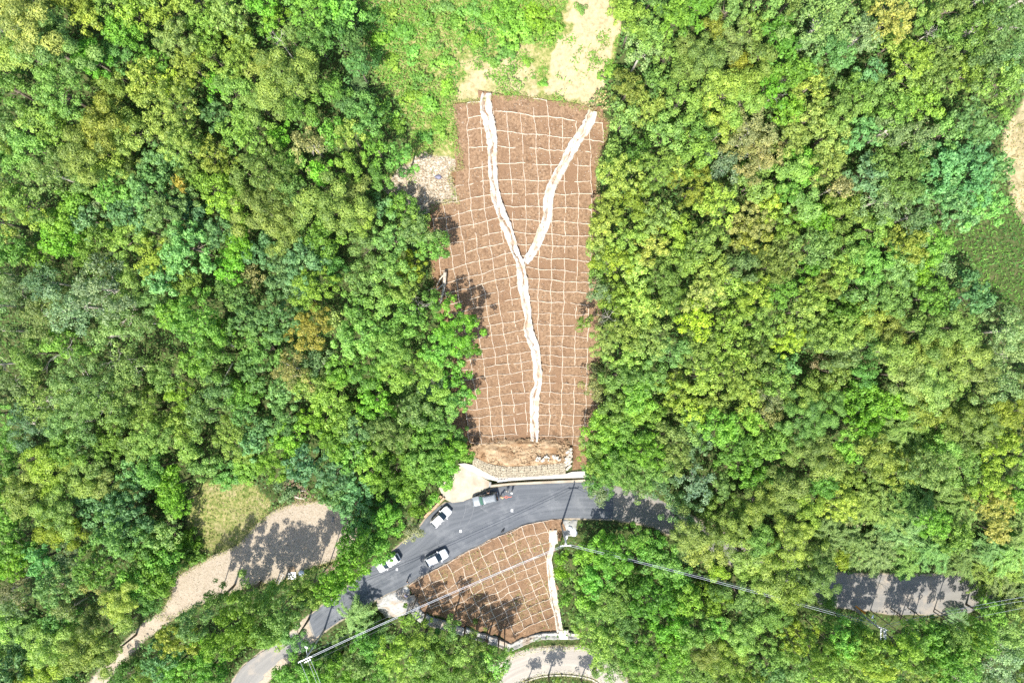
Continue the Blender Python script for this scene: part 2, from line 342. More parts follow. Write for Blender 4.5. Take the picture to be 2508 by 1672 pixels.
# ground cover types, painted where they lie
PX = CX + XX * F / (H - ZZ); PY = CY - YY * F / (H - ZZ)
WOB = (vnoise(PX, PY, 38, 111, 3) - .5)
def maskpoly(poly, soft=10, wob=0): return sstep(0.5 - (sdist(PX, PY, poly) + WOB * wob) / soft)
inframe = (np.abs(XX) < 131) & (np.abs(YY) < 101)
m_soil = np.maximum(maskpoly(SLOPE, 8, 14), maskpoly(LSLOPE, 6)); m_sand = np.maximum(maskpoly(SAND, 26, 70), 0.55 * maskpoly(SAND2, 30, 60)); m_scree = maskpoly(SCREE, 16, 30)
m_clear = maskpoly(CLEAR, 20); m_clear = np.maximum(m_clear, maskpoly(DRY_L, 30)); m_dry = np.maximum(maskpoly(DRY_L, 25), maskpoly(DRY_R, 25))
m_lot = maskpoly(LOT, 12)
d, _ = segdist(PX, PY, TRACK, False); m_lot = np.maximum(m_lot, 0.8 * sstep(1 - (d - 8) / 22))
m_road = np.zeros_like(PX)
for p in (ROAD, OLD_L, OLD_R, LOWROAD):
    q = [(a, b) for a, b, c, d_, z in p] + [(c, d_) for a, b, c, d_, z in p][::-1]; m_road = np.maximum(m_road, sstep(0.9 - sdist(PX, PY, q) / 10))
me = grid_mesh("ground", XX, YY, ZZ)
for nm, arr in (("soil", m_soil), ("sand", np.maximum(m_sand, np.maximum(0.32 * maskpoly(DRY_L, 30, 30), .65 * maskpoly(DRY_R, 25, 20)))), ("clearing", m_clear), ("scree", m_scree), ("lot", np.maximum(m_lot, 0.8 * m_road))):
    at = me.attributes.new(nm, 'FLOAT', 'POINT'); at.data.foreach_set("value", arr.astype(np.float32).ravel())
g, nn, ll, b = newmat("ground")
tc = N(nn, "ShaderNodeTexCoord")
def noise(scale, det=6, rough=0.6):
    n = N(nn, "ShaderNodeTexNoise"); n.inputs["Scale"].default_value = scale; n.inputs["Detail"].default_value = det; n.inputs["Roughness"].default_value = rough; ll.new(tc.outputs["Object"], n.inputs["Vector"]); return n.outputs["Fac"]
def ramp(f, cols, lo=0.3, hi=0.7):
    r = N(nn, "ShaderNodeValToRGB"); e = r.color_ramp.elements; e[0].position = lo; e[0].color = (*cols[0], 1); e[1].position = hi; e[1].color = (*cols[-1], 1)
    for i, c in enumerate(cols[1:-1]): q = e.new(lo + (hi - lo) * (i + 1) / (len(cols) - 1)); q.color = (*c, 1)
    ll.new(f, r.inputs[0]); return r.outputs[0]
n_f = noise(1.7, 8); n_p = noise(0.35, 5)
cur = ramp(n_f, [(0.03, 0.035, 0.015), (0.05, 0.075, 0.022), (0.10, 0.085, 0.045)])
def layer(cur, attr, col, brk, soft=0.35):
    a = N(nn, "ShaderNodeAttribute", attribute_name=attr, attribute_type='GEOMETRY')
    ad = N(nn, "ShaderNodeMath", operation='ADD'); ll.new(a.outputs["Fac"], ad.inputs[0]); ll.new(brk, ad.inputs[1])
    mr = N(nn, "ShaderNodeMapRange"); mr.inputs[1].default_value = 1.0 - soft / 2; mr.inputs[2].default_value = 1.0 + soft / 2; ll.new(ad.outputs[0], mr.inputs[0])
    mx = N(nn, "ShaderNodeMixRGB"); ll.new(mr.outputs[0], mx.inputs[0]); ll.new(cur, mx.inputs[1]); ll.new(col, mx.inputs[2]); return mx.outputs[0]
cur = layer(cur, "clearing", ramp(n_f, [(0.09, 0.13, 0.03), (0.20, 0.20, 0.07), (0.32, 0.27, 0.14)], 0.35, 0.68), n_p)
cur = layer(cur, "sand", ramp(n_f, [(0.24, 0.19, 0.105), (0.33, 0.27, 0.16), (0.38, 0.32, 0.20)]), n_p)
cur = layer(cur, "scree", ramp(noise(3, 8), [(0.15, 0.11, 0.07), (0.30, 0.25, 0.18), (0.44, 0.40, 0.34)], 0.35, 0.62), n_p)
cur = layer(cur, "lot", ramp(noise(2.5, 10, 0.7), [(0.24, 0.195, 0.14), (0.31, 0.26, 0.195), (0.35, 0.30, 0.24)]), n_p)
cur = layer(cur, "soil", ramp(noise(2.2, 9, 0.65), [(0.105, 0.060, 0.034), (0.165, 0.10, 0.057), (0.232, 0.146, 0.086)]), n_p)
ll.new(cur, b.inputs["Base Color"]); b.inputs["Roughness"].default_value = 1; b.inputs["Specular IOR Level"].default_value = 0.05
bp = N(nn, "ShaderNodeBump"); bp.inputs["Distance"].default_value = 0.12; ll.new(noise(3.2, 7), bp.inputs["Height"]); ll.new(bp.outputs[0], b.inputs["Normal"])
tag(link("ground", me, None, g), "hillside ground under the forest, with bare sandy clearings and a pale dirt lot", "ground", kind="structure")

# ------------------------------------------------------------------ roads
def asphalt(name, dark, light, streak, patch):
    m, nn, ll, b = newmat(name)
    tc = N(nn, "ShaderNodeTexCoord"); uv = N(nn, "ShaderNodeUVMap", uv_map="UVMap")
    mp = N(nn, "ShaderNodeMapping"); mp.inputs["Scale"].default_value = (0.035, 1.6, 1); ll.new(uv.outputs[0], mp.inputs[0])
    n1 = N(nn, "ShaderNodeTexNoise"); n1.inputs["Scale"].default_value = 1.0; n1.inputs["Detail"].default_value = 6; ll.new(mp.outputs[0], n1.inputs["Vector"])
    n2 = N(nn, "ShaderNodeTexNoise"); n2.inputs["Scale"].default_value = 0.35; n2.inputs["Detail"].default_value = 7; n2.inputs["Roughness"].default_value = 0.65; ll.new(tc.outputs["Object"], n2.inputs["Vector"])
    n3 = N(nn, "ShaderNodeTexNoise"); n3.inputs["Scale"].default_value = 9; n3.inputs["Detail"].default_value = 6; ll.new(tc.outputs["Object"], n3.inputs["Vector"])
    r1 = N(nn, "ShaderNodeMapRange"); r1.inputs[1].default_value = 0.32; r1.inputs[2].default_value = 0.68; ll.new(n1.outputs["Fac"], r1.inputs[0])
    c = N(nn, "ShaderNodeMixRGB"); c.inputs[1].default_value = (*dark, 1); c.inputs[2].default_value = (*light, 1); ll.new(r1.outputs[0], c.inputs[0])
    r2 = N(nn, "ShaderNodeMapRange"); r2.inputs[1].default_value = 0.5; r2.inputs[2].default_value = 0.72; r2.inputs[4].default_value = patch; ll.new(n2.outputs["Fac"], r2.inputs[0])
    c2 = N(nn, "ShaderNodeMixRGB"); ll.new(r2.outputs[0], c2.inputs[0]); ll.new(c.outputs[0], c2.inputs[1]); c2.inputs[2].default_value = (*streak, 1)
    r3 = N(nn, "ShaderNodeMapRange"); r3.inputs[3].default_value = 0.82; r3.inputs[4].default_value = 1.16; ll.new(n3.outputs["Fac"], r3.inputs[0])
    c3 = N(nn, "ShaderNodeMixRGB", blend_type='MULTIPLY'); c3.inputs[0].default_value = 1; ll.new(c2.outputs[0], c3.inputs[1]); ll.new(r3.outputs[0], c3.inputs[2])
    ll.new(c3.outputs[0], b.inputs["Base Color"]); b.inputs["Roughness"].default_value = 0.85; b.inputs["Specular IOR Level"].default_value = 0.25
    bp = N(nn, "ShaderNodeBump"); bp.inputs["Distance"].default_value = 0.008; ll.new(n3.outputs["Fac"], bp.inputs["Height"]); ll.new(bp.outputs[0], b.inputs["Normal"])
    return m
M['asphalt'] = asphalt("new_asphalt", (0.068, 0.076, 0.086), (0.118, 0.126, 0.136), (0.165, 0.172, 0.178), 0.75)
M['old_road'] = asphalt("old_road", (0.24, 0.215, 0.185), (0.34, 0.31, 0.27), (0.42, 0.37, 0.30), 0.8)
M['shade_grey_road'] = asphalt("shade_grey_road", (0.15, 0.145, 0.135), (0.215, 0.205, 0.185), (0.31, 0.26, 0.20), 0.8)  # grey tone, darkened for tree shade on the right-hand road; the lane shares it
def catmull(P, n):
    P = np.asarray(P, float); t = np.linspace(0, len(P) - 1, n); i = np.clip(t.astype(int), 0, len(P) - 2); f = (t - i)[:, None]
    p0 = P[np.clip(i - 1, 0, None)]; p1 = P[i]; p2 = P[i + 1]; p3 = P[np.clip(i + 2, None, len(P) - 1)]
    return 0.5 * (2 * p1 + (p2 - p0) * f + (2 * p0 - 5 * p1 + 4 * p2 - p3) * f ** 2 + (3 * p1 - p0 - 3 * p2 + p3) * f ** 3)
def ribbon(name, pairs, mat, lift=0.0, rag=0.0, n=90, m=9):
    L, R = pairs_world(pairs); zz = [p[4] for p in pairs]
    L = catmull([(*a, z) for a, z in zip(L, zz)], n); R = catmull([(*a, z) for a, z in zip(R, zz)], n)
    s = np.concatenate([[0], np.cumsum(np.linalg.norm(np.diff((L + R) / 2, axis=0), axis=1))])
    t = np.linspace(0, 1, m)[None, :, None]; G = L[:, None] * (1 - t) + R[:, None] * t
    if rag:
        wob = (vnoise(s * 1.3, s * 0, 1.0, 77, 2) - .5) * rag; dirn = (R - L) / np.linalg.norm(R - L, axis=1, keepdims=True)
        G[:, 0] += dirn * wob[:, None]; G[:, -1] += dirn * (vnoise(s * 1.3, s * 0 + 9, 1.0, 78, 2) - .5)[:, None] * rag
    wd = np.linalg.norm(R - L, axis=1).mean()
    uv = np.stack([np.broadcast_to(s[:, None], (n, m)), np.broadcast_to(t[0, :, 0][None] * wd, (n, m))], -1)
    return link(name, grid_mesh(name, G[..., 0], G[..., 1], G[..., 2] + lift, uv), None, mat)
tag(ribbon("road_asphalt", ROAD, M['asphalt'], 0.012, 0.12, 140, 12), "freshly laid dark asphalt road curving below the big soil slope", "road", kind="structure")
tag(ribbon("road_concrete", OLD_R, M['shade_grey_road'], 0.004, 0.9), "worn grey road darkened for tree shade, continuing under the trees beyond the new asphalt", "road", kind="structure")
tag(ribbon("road_lane", OLD_L, M['shade_grey_road'], 0.004, 0.4), "pale worn lane bending down between trees at the lower left", "road", kind="structure")
tag(ribbon("road_hairpin", LOWROAD, M['old_road'], 0.0, 0.5), "pale curved road at the foot of the lower grid slope", "road", kind="structure")
def sheet(name, poly, z, mat, label=None, cat="pavement", thick=0.12, parent=None, kind="structure"):
    P = upoly(poly, z); mb = MB(); n = len(P)
    mb.add([(x, y, z) for x, y in P] + [(x, y, z - thick) for x, y in P], [tuple(range(n))] + [(i, i + n, (i + 1) % n + n, (i + 1) % n) for i in range(n)])
    me = mb.mesh(name); bm = bmesh.new(); bm.from_mesh(me); bmesh.ops.recalc_face_normals(bm, faces=bm.faces); bmesh.ops.triangulate(bm, faces=[f for f in bm.faces if len(f.verts) > 4]); bm.to_mesh(me); bm.free()
    o = link(name, me, parent, mat)
    if label: tag(o, label, cat, kind=kind)
    return o
sheet("apron_pavement", APRON, 0.034, M['concrete'], "pale concrete apron between the road bend and the leafy trees")

# ------------------------------------------------------------------ the two soil slopes with their cement grids
def panel_mesh(q, lift, seed, n=11, shrink=0.0):
    """q: four photo corners (tl, tr, br, bl); a lumpy sheet of soil laid on the ground between the beams"""
    q = np.asarray(q, float); u = np.linspace(0, 1, n)[None, :, None]; v = np.linspace(0, 1, n)[:, None, None]
    P = (q[0] * (1 - u) + q[1] * u) * (1 - v) + (q[3] * (1 - u) + q[2] * u) * v
    x, y, z = drape(P[..., 0], P[..., 1])
    uu, vv = u[0, :, 0][None], v[:, 0, 0][:, None]; edge = np.minimum(np.minimum(uu, 1 - uu), np.minimum(vv, 1 - vv)) * 2
    bulge = np.minimum(edge * 1.6, 1)
    lump = (vnoise(x, y, 0.9, 201, 3) - .5) * 0.50 + (vnoise(x * 2.6, y * 0.6, 1.1, 305, 2) - .5) * 0.45
    sag = -0.10 * np.sin(np.pi * vv) * (0.4 + 1.2 * random.random()) + 0.10 * (0.5 - vv)
    z = z + lift + bulge * (lump + sag)
    bx, by, bz = x.mean(), y.mean(), z.mean()
    return grid_mesh("soil_panel", x - bx, y - by, z - bz), (bx, by, bz)

def beam(name, pts, wpx, lift, parent, mat, seed, breaks=0.0, high=0.09):
    """a cement ridge along a photo polyline: uneven width, low where soil has washed over it"""
    pts = np.asarray(pts, float)
    if len(pts) < 2: return None
    L = np.concatenate([[0], np.cumsum(np.linalg.norm(np.diff(pts, axis=0), axis=1))]); n = max(3, int(L[-1] / 4.5))
    s = np.linspace(0, L[-1], n); px = np.interp(s, L, pts[:, 0]); py = np.interp(s, L, pts[:, 1])
    jx = (vnoise(s, s * 0 + seed, 9, 401 + seed % 7, 2) - .5) * 3.4
    tx = np.gradient(px); ty = np.gradient(py); l = np.hypot(tx, ty) + 1e-9; nx, ny = -ty / l, tx / l
    px = px + nx * jx; py = py + ny * jx
    w = wpx * (0.45 + 1.1 * vnoise(s, s * 0 + seed * 3.3, 7, 501 + seed % 5, 2))
    hgt = vnoise(s, s * 0 + seed * 13.7, 26, 601 + seed % 11, 2); bury = np.clip((hgt - breaks) / 0.14, 0, 1)
    off = np.array([-1.0, -0.55, 0.55, 1.0]); zz = np.array([-0.16, 0.0, 0.0, -0.16])
    P = px[:, None] + nx[:, None] * w[:, None] / 2 * off; Q = py[:, None] + ny[:, None] * w[:, None] / 2 * off
    x, y, z = drape(P, Q); z = z + lift + zz + (bury[:, None] * high) - (1 - bury[:, None]) * 0.16 + (vnoise(x, y, 0.35, 11) - .5) * 0.04
    x0, y0, z0 = x.mean(), y.mean(), z.mean()
    return link(name, grid_mesh(name, x - x0, y - y0, z - z0, smooth=False), parent, mat, (x0, y0, z0))

big = empty("soil_slope", at_px(1300, 1075)); tag(big, "large brown soil slope above the road, ruled into cells by white cement lines", "slope", kind="structure")
low = empty("soil_slope", at_px(1250, 1560)); tag(low, "smaller brown soil slope below the road, fan-shaped with a cement grid", "slope", kind="structure")
def child(o, par):
    o.parent = par; o.matrix_parent_inverse = Matrix.Translation(-Vector(par.location)); return o

rowsL = [254, 290, 321, 365, 414, 451, 487, 518, 549, 583, 611, 640, 670, 696, 723, 749, 774, 797, 822, 850, 873, 895, 918, 945, 968, 993, 1016, 1041, 1064, 1084]
slopL = [-.13, -.13, -.13, -.13, -.13, -.16, -.2, -.22, -.24, -.24, -.26, -.26, -.27, -.27, -.27, -.22, -.18, -.17, -.18, -.17, -.15, -.14, -.15, -.15, -.13, -.13, -.08, -.06, -.03, 0]
rowsR = [248, 289, 335, 368, 404, 444, 476, 509, 543, 575, 602, 633, 661, 686, 713, 740, 768, 796, 822, 848, 871, 895, 918, 938, 961, 988, 1015, 1040, 1067, 1090]
slopR = [.13, .12, .10, .06, .03, .02, .0, .04, .05, .06, .05, .08, .09, .08, .06, .07, .03, .03, .04, .06, .06, .05, .04, .04, .03, .02, .02, .02, .02, .0]
colY = [230, 265, 420, 500, 583, 640, 700, 780, 850, 900, 1000, 1060, 1100]
colA = [1141, 1145, 1149, 1152, 1166, 1174, 1184, 1196.6, 1209.5, 1216.5, 1229, 1234, 1238]      # left block reference column
def colL(k, y): return np.interp(y, colY, colA) + k * np.interp(y, [230, 500, 700, 1080], [33.5, 33.2, 32.5, 28.8])
def colR(k, y):
    c4 = np.interp(y, [235, 500, 617, 850, 1060, 1100], [1340, 1352.5, 1351.5, 1347.5, 1345, 1344.5]); return c4 + (k - 4) * np.interp(y, [235, 500, 700, 1080], [33.7, 32.3, 31.3, 29.0])
def node(side, i, k):
    y = (rowsL if side == 'L' else rowsR)[i]; y0 = y; sl = (slopL if side == 'L' else slopR)[i]
    for _ in range(6):
        x = colL(k, y) if side == 'L' else colR(k, y)
        y = y0 + sl * (x - (np.interp(y0, colY, colA) if side == 'L' else 1350)) + 2.0 * math.sin(i * 1.7 + k * 2.1)
    return float(x) + 1.6 * math.sin(i * 2.3 + k), float(y)
CH = np.array([(1192, 232, 26), (1191, 244, 30), (1192, 274, 33), (1203, 323, 31), (1206.5, 368, 27), (1207, 414, 26), (1210.6, 454, 23), (1216, 487, 27), (1221, 500, 26), (1232, 535, 29), (1246, 570, 28), (1257, 605, 24), (1268, 631, 21), (1275, 652, 25), (1278, 673, 27), (1281, 699, 30), (1287, 734, 25),
      (1291, 757, 22), (1294, 781, 19), (1294, 804, 26), (1301, 828, 28), (1310, 851, 26), (1313.6, 877, 25), (1317, 917, 25), (1317.7, 940, 20), (1311, 964, 26), (1309, 999, 26), (1308, 1034, 25), (1309, 1069, 23), (1308, 1080, 21)], float)
CH2 = np.array([(1451, 276, 27), (1437.6, 309, 30), (1419, 337, 28), (1400, 365, 30), (1384, 398, 26), (1367, 426, 27), (1353, 454, 27), (1344, 482, 26), (1343, 500, 28), (1340, 535, 25), (1326, 570, 28), (1315, 598, 26), (1301, 622, 24), (1286, 644, 19)], float)
def chx(y): return np.interp(y, CH[:, 1], CH[:, 0])
seed = 0
for side, ks in (('L', range(-3, 5)), ('R', range(-2, 9))):
    rows = rowsL if side == 'L' else rowsR
    nd = {(i, k): node(side, i, k) for i in range(len(rows)) for k in list(ks) + [ks[-1] + 1]}
    def ok(x, y, m=0.0):
        inn = bool(inpoly(np.array([x]), np.array([y]), SLOPE)[0]); c = float(chx(y))
        return inn and (x < c - m if side == 'L' else x > c + m)
    for i in range(len(rows) - 1):
        for k in ks:
            q = [nd[i, k], nd[i, k + 1], nd[i + 1, k + 1], nd[i + 1, k]]; cxy = np.mean(q, axis=0)
            if not ok(cxy[0], cxy[1], -9): continue
            me, loc = panel_mesh(q, 0.30, seed); seed += 1
            child(link("soil_panel", me, None, M['soil'], loc), big)
    for i in range(len(rows)):                       # beams along the rows
        run = [nd[i, k] for k in list(ks) + [ks[-1] + 1] if ok(*nd[i, k], -14)]
        if len(run) > 1:
            o = beam("cement_beam", run, 2.0 if i < 16 else 1.7, 0.34, None, M['beam_cement'], 13 + i * 3 + (side == 'R') * 50, 0.18)
            child(o, big)
    for k in list(ks) + [ks[-1] + 1]:                # beams down the slope
        run = [nd[i, k] for i in range(len(rows)) if ok(*nd[i, k], -6)]
        runs = [[]]
        for p in run:
            if runs[-1] and p[1] - runs[-1][-1][1] > 60: runs.append([])
            runs[-1].append(p)
        for r_ in runs:
            if len(r_) > 1: child(beam("cement_beam", r_, 1.75, 0.345, None, M['beam_cement'], 7 + (k + 9) * 5 + (side == 'R') * 90, 0.20), big)

def channel(name, path, lift, mat, deep=0.55, lip=0.22, n=None, rough=0.10, m=15, seedo=0):
    """a rough cement-lined gully: lips standing proud of the soil, a trough that wanders, lumps and cracks"""
    path = np.asarray(path, float); L = np.concatenate([[0], np.cumsum(np.linalg.norm(np.diff(path[:, :2], axis=0), axis=1))])
    n = n or int(L[-1] / 2.6); s = np.linspace(0, L[-1], n); C = catmull(path, 400); Ls = np.concatenate([[0], np.cumsum(np.linalg.norm(np.diff(C[:, :2], axis=0), axis=1))])
    px, py, w = [np.interp(s, Ls * L[-1] / Ls[-1], C[:, k]) for k in range(3)]
    tx = np.gradient(px); ty = np.gradient(py); l = np.hypot(tx, ty); nx, ny = -ty / l, tx / l
    wl = w * (0.46 + 0.16 * (vnoise(s, s * 0 + seedo, 8, 31, 2) - .5)); wr = w * (0.46 + 0.16 * (vnoise(s, s * 0 + 40 + seedo, 8, 33, 2) - .5))
    t = np.linspace(-1, 1, m)[None]; off = np.where(t < 0, t * wl[:, None], t * wr[:, None])
    x, y, z = drape(px[:, None] + nx[:, None] * off, py[:, None] + ny[:, None] * off)
    mid = (vnoise(s, s * 0 + seedo, 30, 55, 2) - .5)[:, None] * 0.9; prof = np.exp(-((t - mid) / 0.20) ** 2)
    z = z + lift + lip * np.exp(-((np.abs(t) - .78) / .16) ** 2) - deep * prof - 0.55 * np.clip((np.abs(t) - .9) / .1, 0, 1) + (vnoise(x, y, 0.8, 71, 3) - .5) * rough * 5
    x0, y0, z0 = x.mean(), y.mean(), z.mean()
    return link(name, grid_mesh(name, x - x0, y - y0, z - z0, smooth=False), None, mat, (x0, y0, z0))
main_ch = channel("drainage_channel", CH, 0.72, M['cement'], 0.55, 0.16); tag(main_ch, "long white cement-lined drainage channel winding down the middle of the big slope", "channel")
arm = channel("drainage_channel", CH2, 0.76, M['cement'], 0.5, 0.16, seedo=9); tag(arm, "straight white cement channel branching up to the top right corner of the big slope", "channel")

# soil heap at the foot of the big slope
n1, n2 = 110, 46
uu, vv = np.meshgrid(np.linspace(0, 1, n1), np.linspace(0, 1, n2))
topx = np.interp(uu, [0, .12, .4, .75, 1], [1142, 1172, 1240, 1330, 1402]); topy = np.interp(uu, [0, .12, .4, .75, 1], [1104, 1076, 1072, 1071, 1080])
botx = np.interp(uu, [0, .2, .4, .7, 1], [1156, 1198, 1240, 1302, 1394]); boty = np.interp(uu, [0, .2, .4, .7, 1], [1122, 1137, 1144, 1141, 1134])
x, y, z = drape(topx * (1 - vv) + botx * vv, topy * (1 - vv) + boty * vv)
ed = np.minimum(np.minimum(uu, 1 - uu) * 8, np.minimum(vv * 5, (1 - vv) * 3 + .75)); ed = np.clip(ed, 0, 1)
z = z + 0.05 + ed * (0.35 + (vnoise(x, y, 2.2, 91, 3) - .35) * 0.9 + (vnoise(x * .5, y * 1.6, 0.9, 95, 3) - .5) * 0.75 * (1 - 0.5 * vv))
tag(link("soil_mound", grid_mesh("soil_mound", x, y, z), None, M['loose_soil']), "heap of loose tan soil lying between the big slope and the gabion wall", "soil heap")

# lower slope: columns run off the curving road edge, rows follow it
EDGE = [(1001, 1432), (1024, 1415), (1048, 1402.5), (1074, 1390), (1097, 1377), (1121.7, 1361.5), (1147, 1347.5), (1173, 1336), (1198, 1322), (1222, 1312), (1250, 1300), (1276, 1289), (1304, 1280), (1332, 1275.5), (1353.5, 1272), (1376, 1271), (1402, 1271)]
OFFS = [0, 25.5, 51, 75, 93, 112, 128, 144, 160, 175, 195, 215, 235, 255, 275, 296]
def nlow(k, r): return EDGE[k][0] + OFFS[r] * 0.40 + 1.2 * math.sin(k * 1.3 + r * 2.2), EDGE[k][1] + OFFS[r] + 1.6 * math.sin(k * 2.1 + r)
for r_ in range(len(OFFS) - 1):
    for k in range(len(EDGE) - 1):
        q = [nlow(k, r_), nlow(k + 1, r_), nlow(k + 1, r_ + 1), nlow(k, r_ + 1)]; c = np.mean(q, axis=0)
        if not inpoly(c[:1], c[1:2], LSLOPE)[0]: continue
        me, loc = panel_mesh(q, 0.22, seed); seed += 1
        child(link("soil_panel", me, None, M['soil'], loc), low)
kin = lambda p: bool(inpoly(np.array([p[0]]), np.array([p[1] + 1.5]), LSLOPE)[0])
for r_ in range(len(OFFS)):
    run = [nlow(k, r_) for k in range(len(EDGE)) if kin(nlow(k, r_))]
    if len(run) > 1: child(beam("cement_beam", run, 2.0, 0.27, None, M['beam_cement'], 200 + r_ * 3, 0.12), low)
for k in range(len(EDGE)):
    run = [nlow(k, r_) for r_ in range(len(OFFS)) if kin(nlow(k, r_))]
    if len(run) > 1: child(beam("cement_beam", run, 2.0, 0.275, None, M['beam_cement'], 300 + k * 3, 0.12), low)
kerbline = [(p[0], p[1] - 0.5) for p in EDGE[:-1]]
tag(beam("cement_kerb", kerbline, 1.8, 0.12, None, M['beam_cement'], 5, 0.0, 0.1), "thin pale cement kerb where the asphalt meets the lower slope", "kerb")
c3 = channel("drainage_channel", [(1354, 1296, 20), (1354, 1316, 23), (1352, 1338, 14), (1345, 1368, 15), (1348, 1395, 19), (1351, 1423, 20), (1356, 1456, 21), (1361, 1484, 20), (1367, 1514, 18), (1372, 1544, 20)], 0.5, M['cement'], 0.35, 0.15, seedo=21)
tag(c3, "narrow cement channel down the right side of the lower slope", "channel")
M['shade_grey_cement'] = noisemat("shade_grey_cement", (0.20, 0.20, 0.19), (0.38, 0.37, 0.34), 1.4, bump=0.04, bscale=5, c3=(0.25, 0.20, 0.15), s3=0.5)  # cement greyed so the roadside fan looks tree-shaded; the gutters share it
c4 = channel("drainage_channel", [(1005, 1456, 24), (1011, 1472, 28), (1022, 1499, 30), (1050, 1518, 26), (1095, 1532, 24), (1150, 1549, 24), (1210, 1568, 24), (1250, 1584, 22)], 0.45, M['shade_grey_cement'], 0.35, 0.2, seedo=33)
tag(c4, "grey concrete gutter along the shaded lower left edge of the lower slope", "channel")
c5 = channel("drainage_channel", [(1252, 1583, 20), (1282, 1569, 20), (1320, 1557, 19), (1366, 1554, 19), (1418, 1554, 17)], 0.45, M['shade_grey_cement'], 0.3, 0.2, seedo=41)
tag(c5, "grey concrete gutter along the bottom edge of the lower slope", "channel")
def drape_patch(name, poly, lift, mat, label, cat, lump=0.15, step=2.6):
    """an uneven slab on the ground inside a photo polygon"""
    xs = [p[0] for p in poly]; ys = [p[1] for p in poly]
    gx, gy = np.meshgrid(np.arange(min(xs), max(xs) + step, step), np.arange(min(ys), max(ys) + step, step)); sd = sdist(gx, gy, poly)
    x, y, z = drape(gx, gy); z = z + lift + (vnoise(x, y, 0.9, 44, 3) - .5) * lump * 2 - np.clip(sd + 1, 0, 3) * 0.15
    me = grid_mesh(name, x, y, z); bm = bmesh.new(); bm.from_mesh(me); bm.verts.ensure_lookup_table(); f = (sd.ravel() > 3)
    bmesh.ops.delete(bm, geom=[v for v in bm.verts if f[v.index]], context='VERTS'); bm.to_mesh(me); bm.free()
    return tag(link(name, me, None, mat), label, cat)
drape_patch("concrete_slab", [(921, 1468), (960, 1450), (995, 1433), (1002, 1440), (1012, 1480), (1000, 1496), (985, 1510), (945, 1512), (925, 1490)], 0.14, M['shade_grey_cement'], "rough pale concrete fan beside the road at the lower slope's left corner", "slab")
drape_patch("concrete_slab", [(1368, 1540), (1391, 1538), (1391, 1562), (1370, 1562)], 0.75, M['white_concrete'], "small white concrete pad at the foot of the lower slope", "slab", 0.05, 2)
drape_patch("concrete_slab", [(1346, 1303), (1362, 1299), (1366, 1326), (1352, 1333)], 0.75, M['white_concrete'], "pale cement patch filling one cell near the utility pole", "slab", 0.08, 2)
drape_patch("concrete_pit", [(1377, 1272), (1415, 1272), (1412, 1290), (1411, 1312), (1382, 1314)], 0.16, M['grey_concrete'], "grey concrete-lined pit beside the road next to the lower slope", "pit", 0.25, 2.2)

# ------------------------------------------------------------------ gabion wall, walkway, ditch wall
gab = empty("gabion_wall", at_px(1270, 1160)); tag(gab, "stepped gabion wall of pale stones holding back the soil heap", "wall")
def stone_mesh(seed, s):
    r = np.random.default_rng(seed); bm = bmesh.new(); bmesh.ops.create_icosphere(bm, subdivisions=1, radius=1.0)
    for v in bm.verts: v.co *= 0.8 + 0.4 * r.random()
    me = [tuple(v.co[i] * s[i] for i in range(3)) for v in bm.verts]; fs = [tuple(v.index for v in f.verts) for f in bm.faces]; bm.free(); return me, fs
def basket(seed, L=1.0, W=0.55, Hh=0.8):
    r = random.Random(seed); mb = MB()
    mb.box((0, 0, -0.12), (L * .92, W * .9, Hh - .1))
    for i in range(6):
        for j in range(4):
            v, f = stone_mesh(seed * 97 + i * 7 + j, (0.11 * r.uniform(.8, 1.3), 0.09 * r.uniform(.8, 1.3), 0.10))
            c = (-L / 2 + (i + .5) * L / 6 + r.uniform(-.03, .03), -W / 2 + (j + .5) * W / 4 + r.uniform(-.02, .02), Hh / 2 - .18 + r.uniform(-.05, .07)); mb.add([(a + c[0], b + c[1], d + c[2]) for a, b, d in v], f)
    for i in range(6):
        for zz in (-.25, -.02, .18):
            v, f = stone_mesh(seed * 31 + i * 5 + int(zz * 10 + 5), (0.11, 0.09, 0.10)); c = (-L / 2 + (i + .5) * L / 6, -W / 2 - .01, zz); mb.add([(a + c[0], b + c[1], d + c[2]) for a, b, d in v], f)
    return mb.mesh("gabion_basket")
bmeshes = [basket(s) for s in range(5)]
for b_ in bmeshes: b_.materials.append(M['stone'])
TOPE = [(1160, 1121), (1200, 1136), (1240, 1143), (1300, 1141), (1384, 1134)]; BOTE = [(1158, 1137), (1214, 1167), (1250, 1167), (1300, 1165), (1386, 1158)]
T_ = catmull(TOPE, 400); B_ = catmull(BOTE, 400)
for tier in range(4):
    f = (tier + .5) / 4; C_ = T_ * (1 - f) + B_ * f; zt = 2.6 - tier * 0.40
    P3 = np.array([(*unp(a, b_, zt), zt) for a, b_ in C_], float); Ls = np.concatenate([[0], np.cumsum(np.linalg.norm(np.diff(P3, axis=0), axis=1))]); nb = int(Ls[-1] / 1.02)
    for i in range(nb):
        s = (i + .5) * Ls[-1] / nb; p = [np.interp(s, Ls, P3[:, k]) for k in range(3)]; p2 = [np.interp(s + .2, Ls, P3[:, k]) for k in range(3)]
        o = link("gabion_basket", bmeshes[random.randrange(5)], None, None, (p[0], p[1], zt - 0.4)); o.rotation_euler = (0, 0, math.atan2(p2[1] - p[1], p2[0] - p[0])); child(o, gab)
STRIP = [(1122, 1136), (1138, 1134), (1160, 1139), (1214, 1169), (1250, 1169), (1300, 1167), (1386, 1160), (1400, 1155), (1440, 1153), (1440, 1169), (1300, 1173.5), (1250, 1177), (1222, 1179), (1190, 1172), (1150, 1152)]
sheet("walkway_pavement", STRIP, 0.62, M['white_concrete'], "bright white concrete strip along the foot of the gabion wall", thick=0.8)
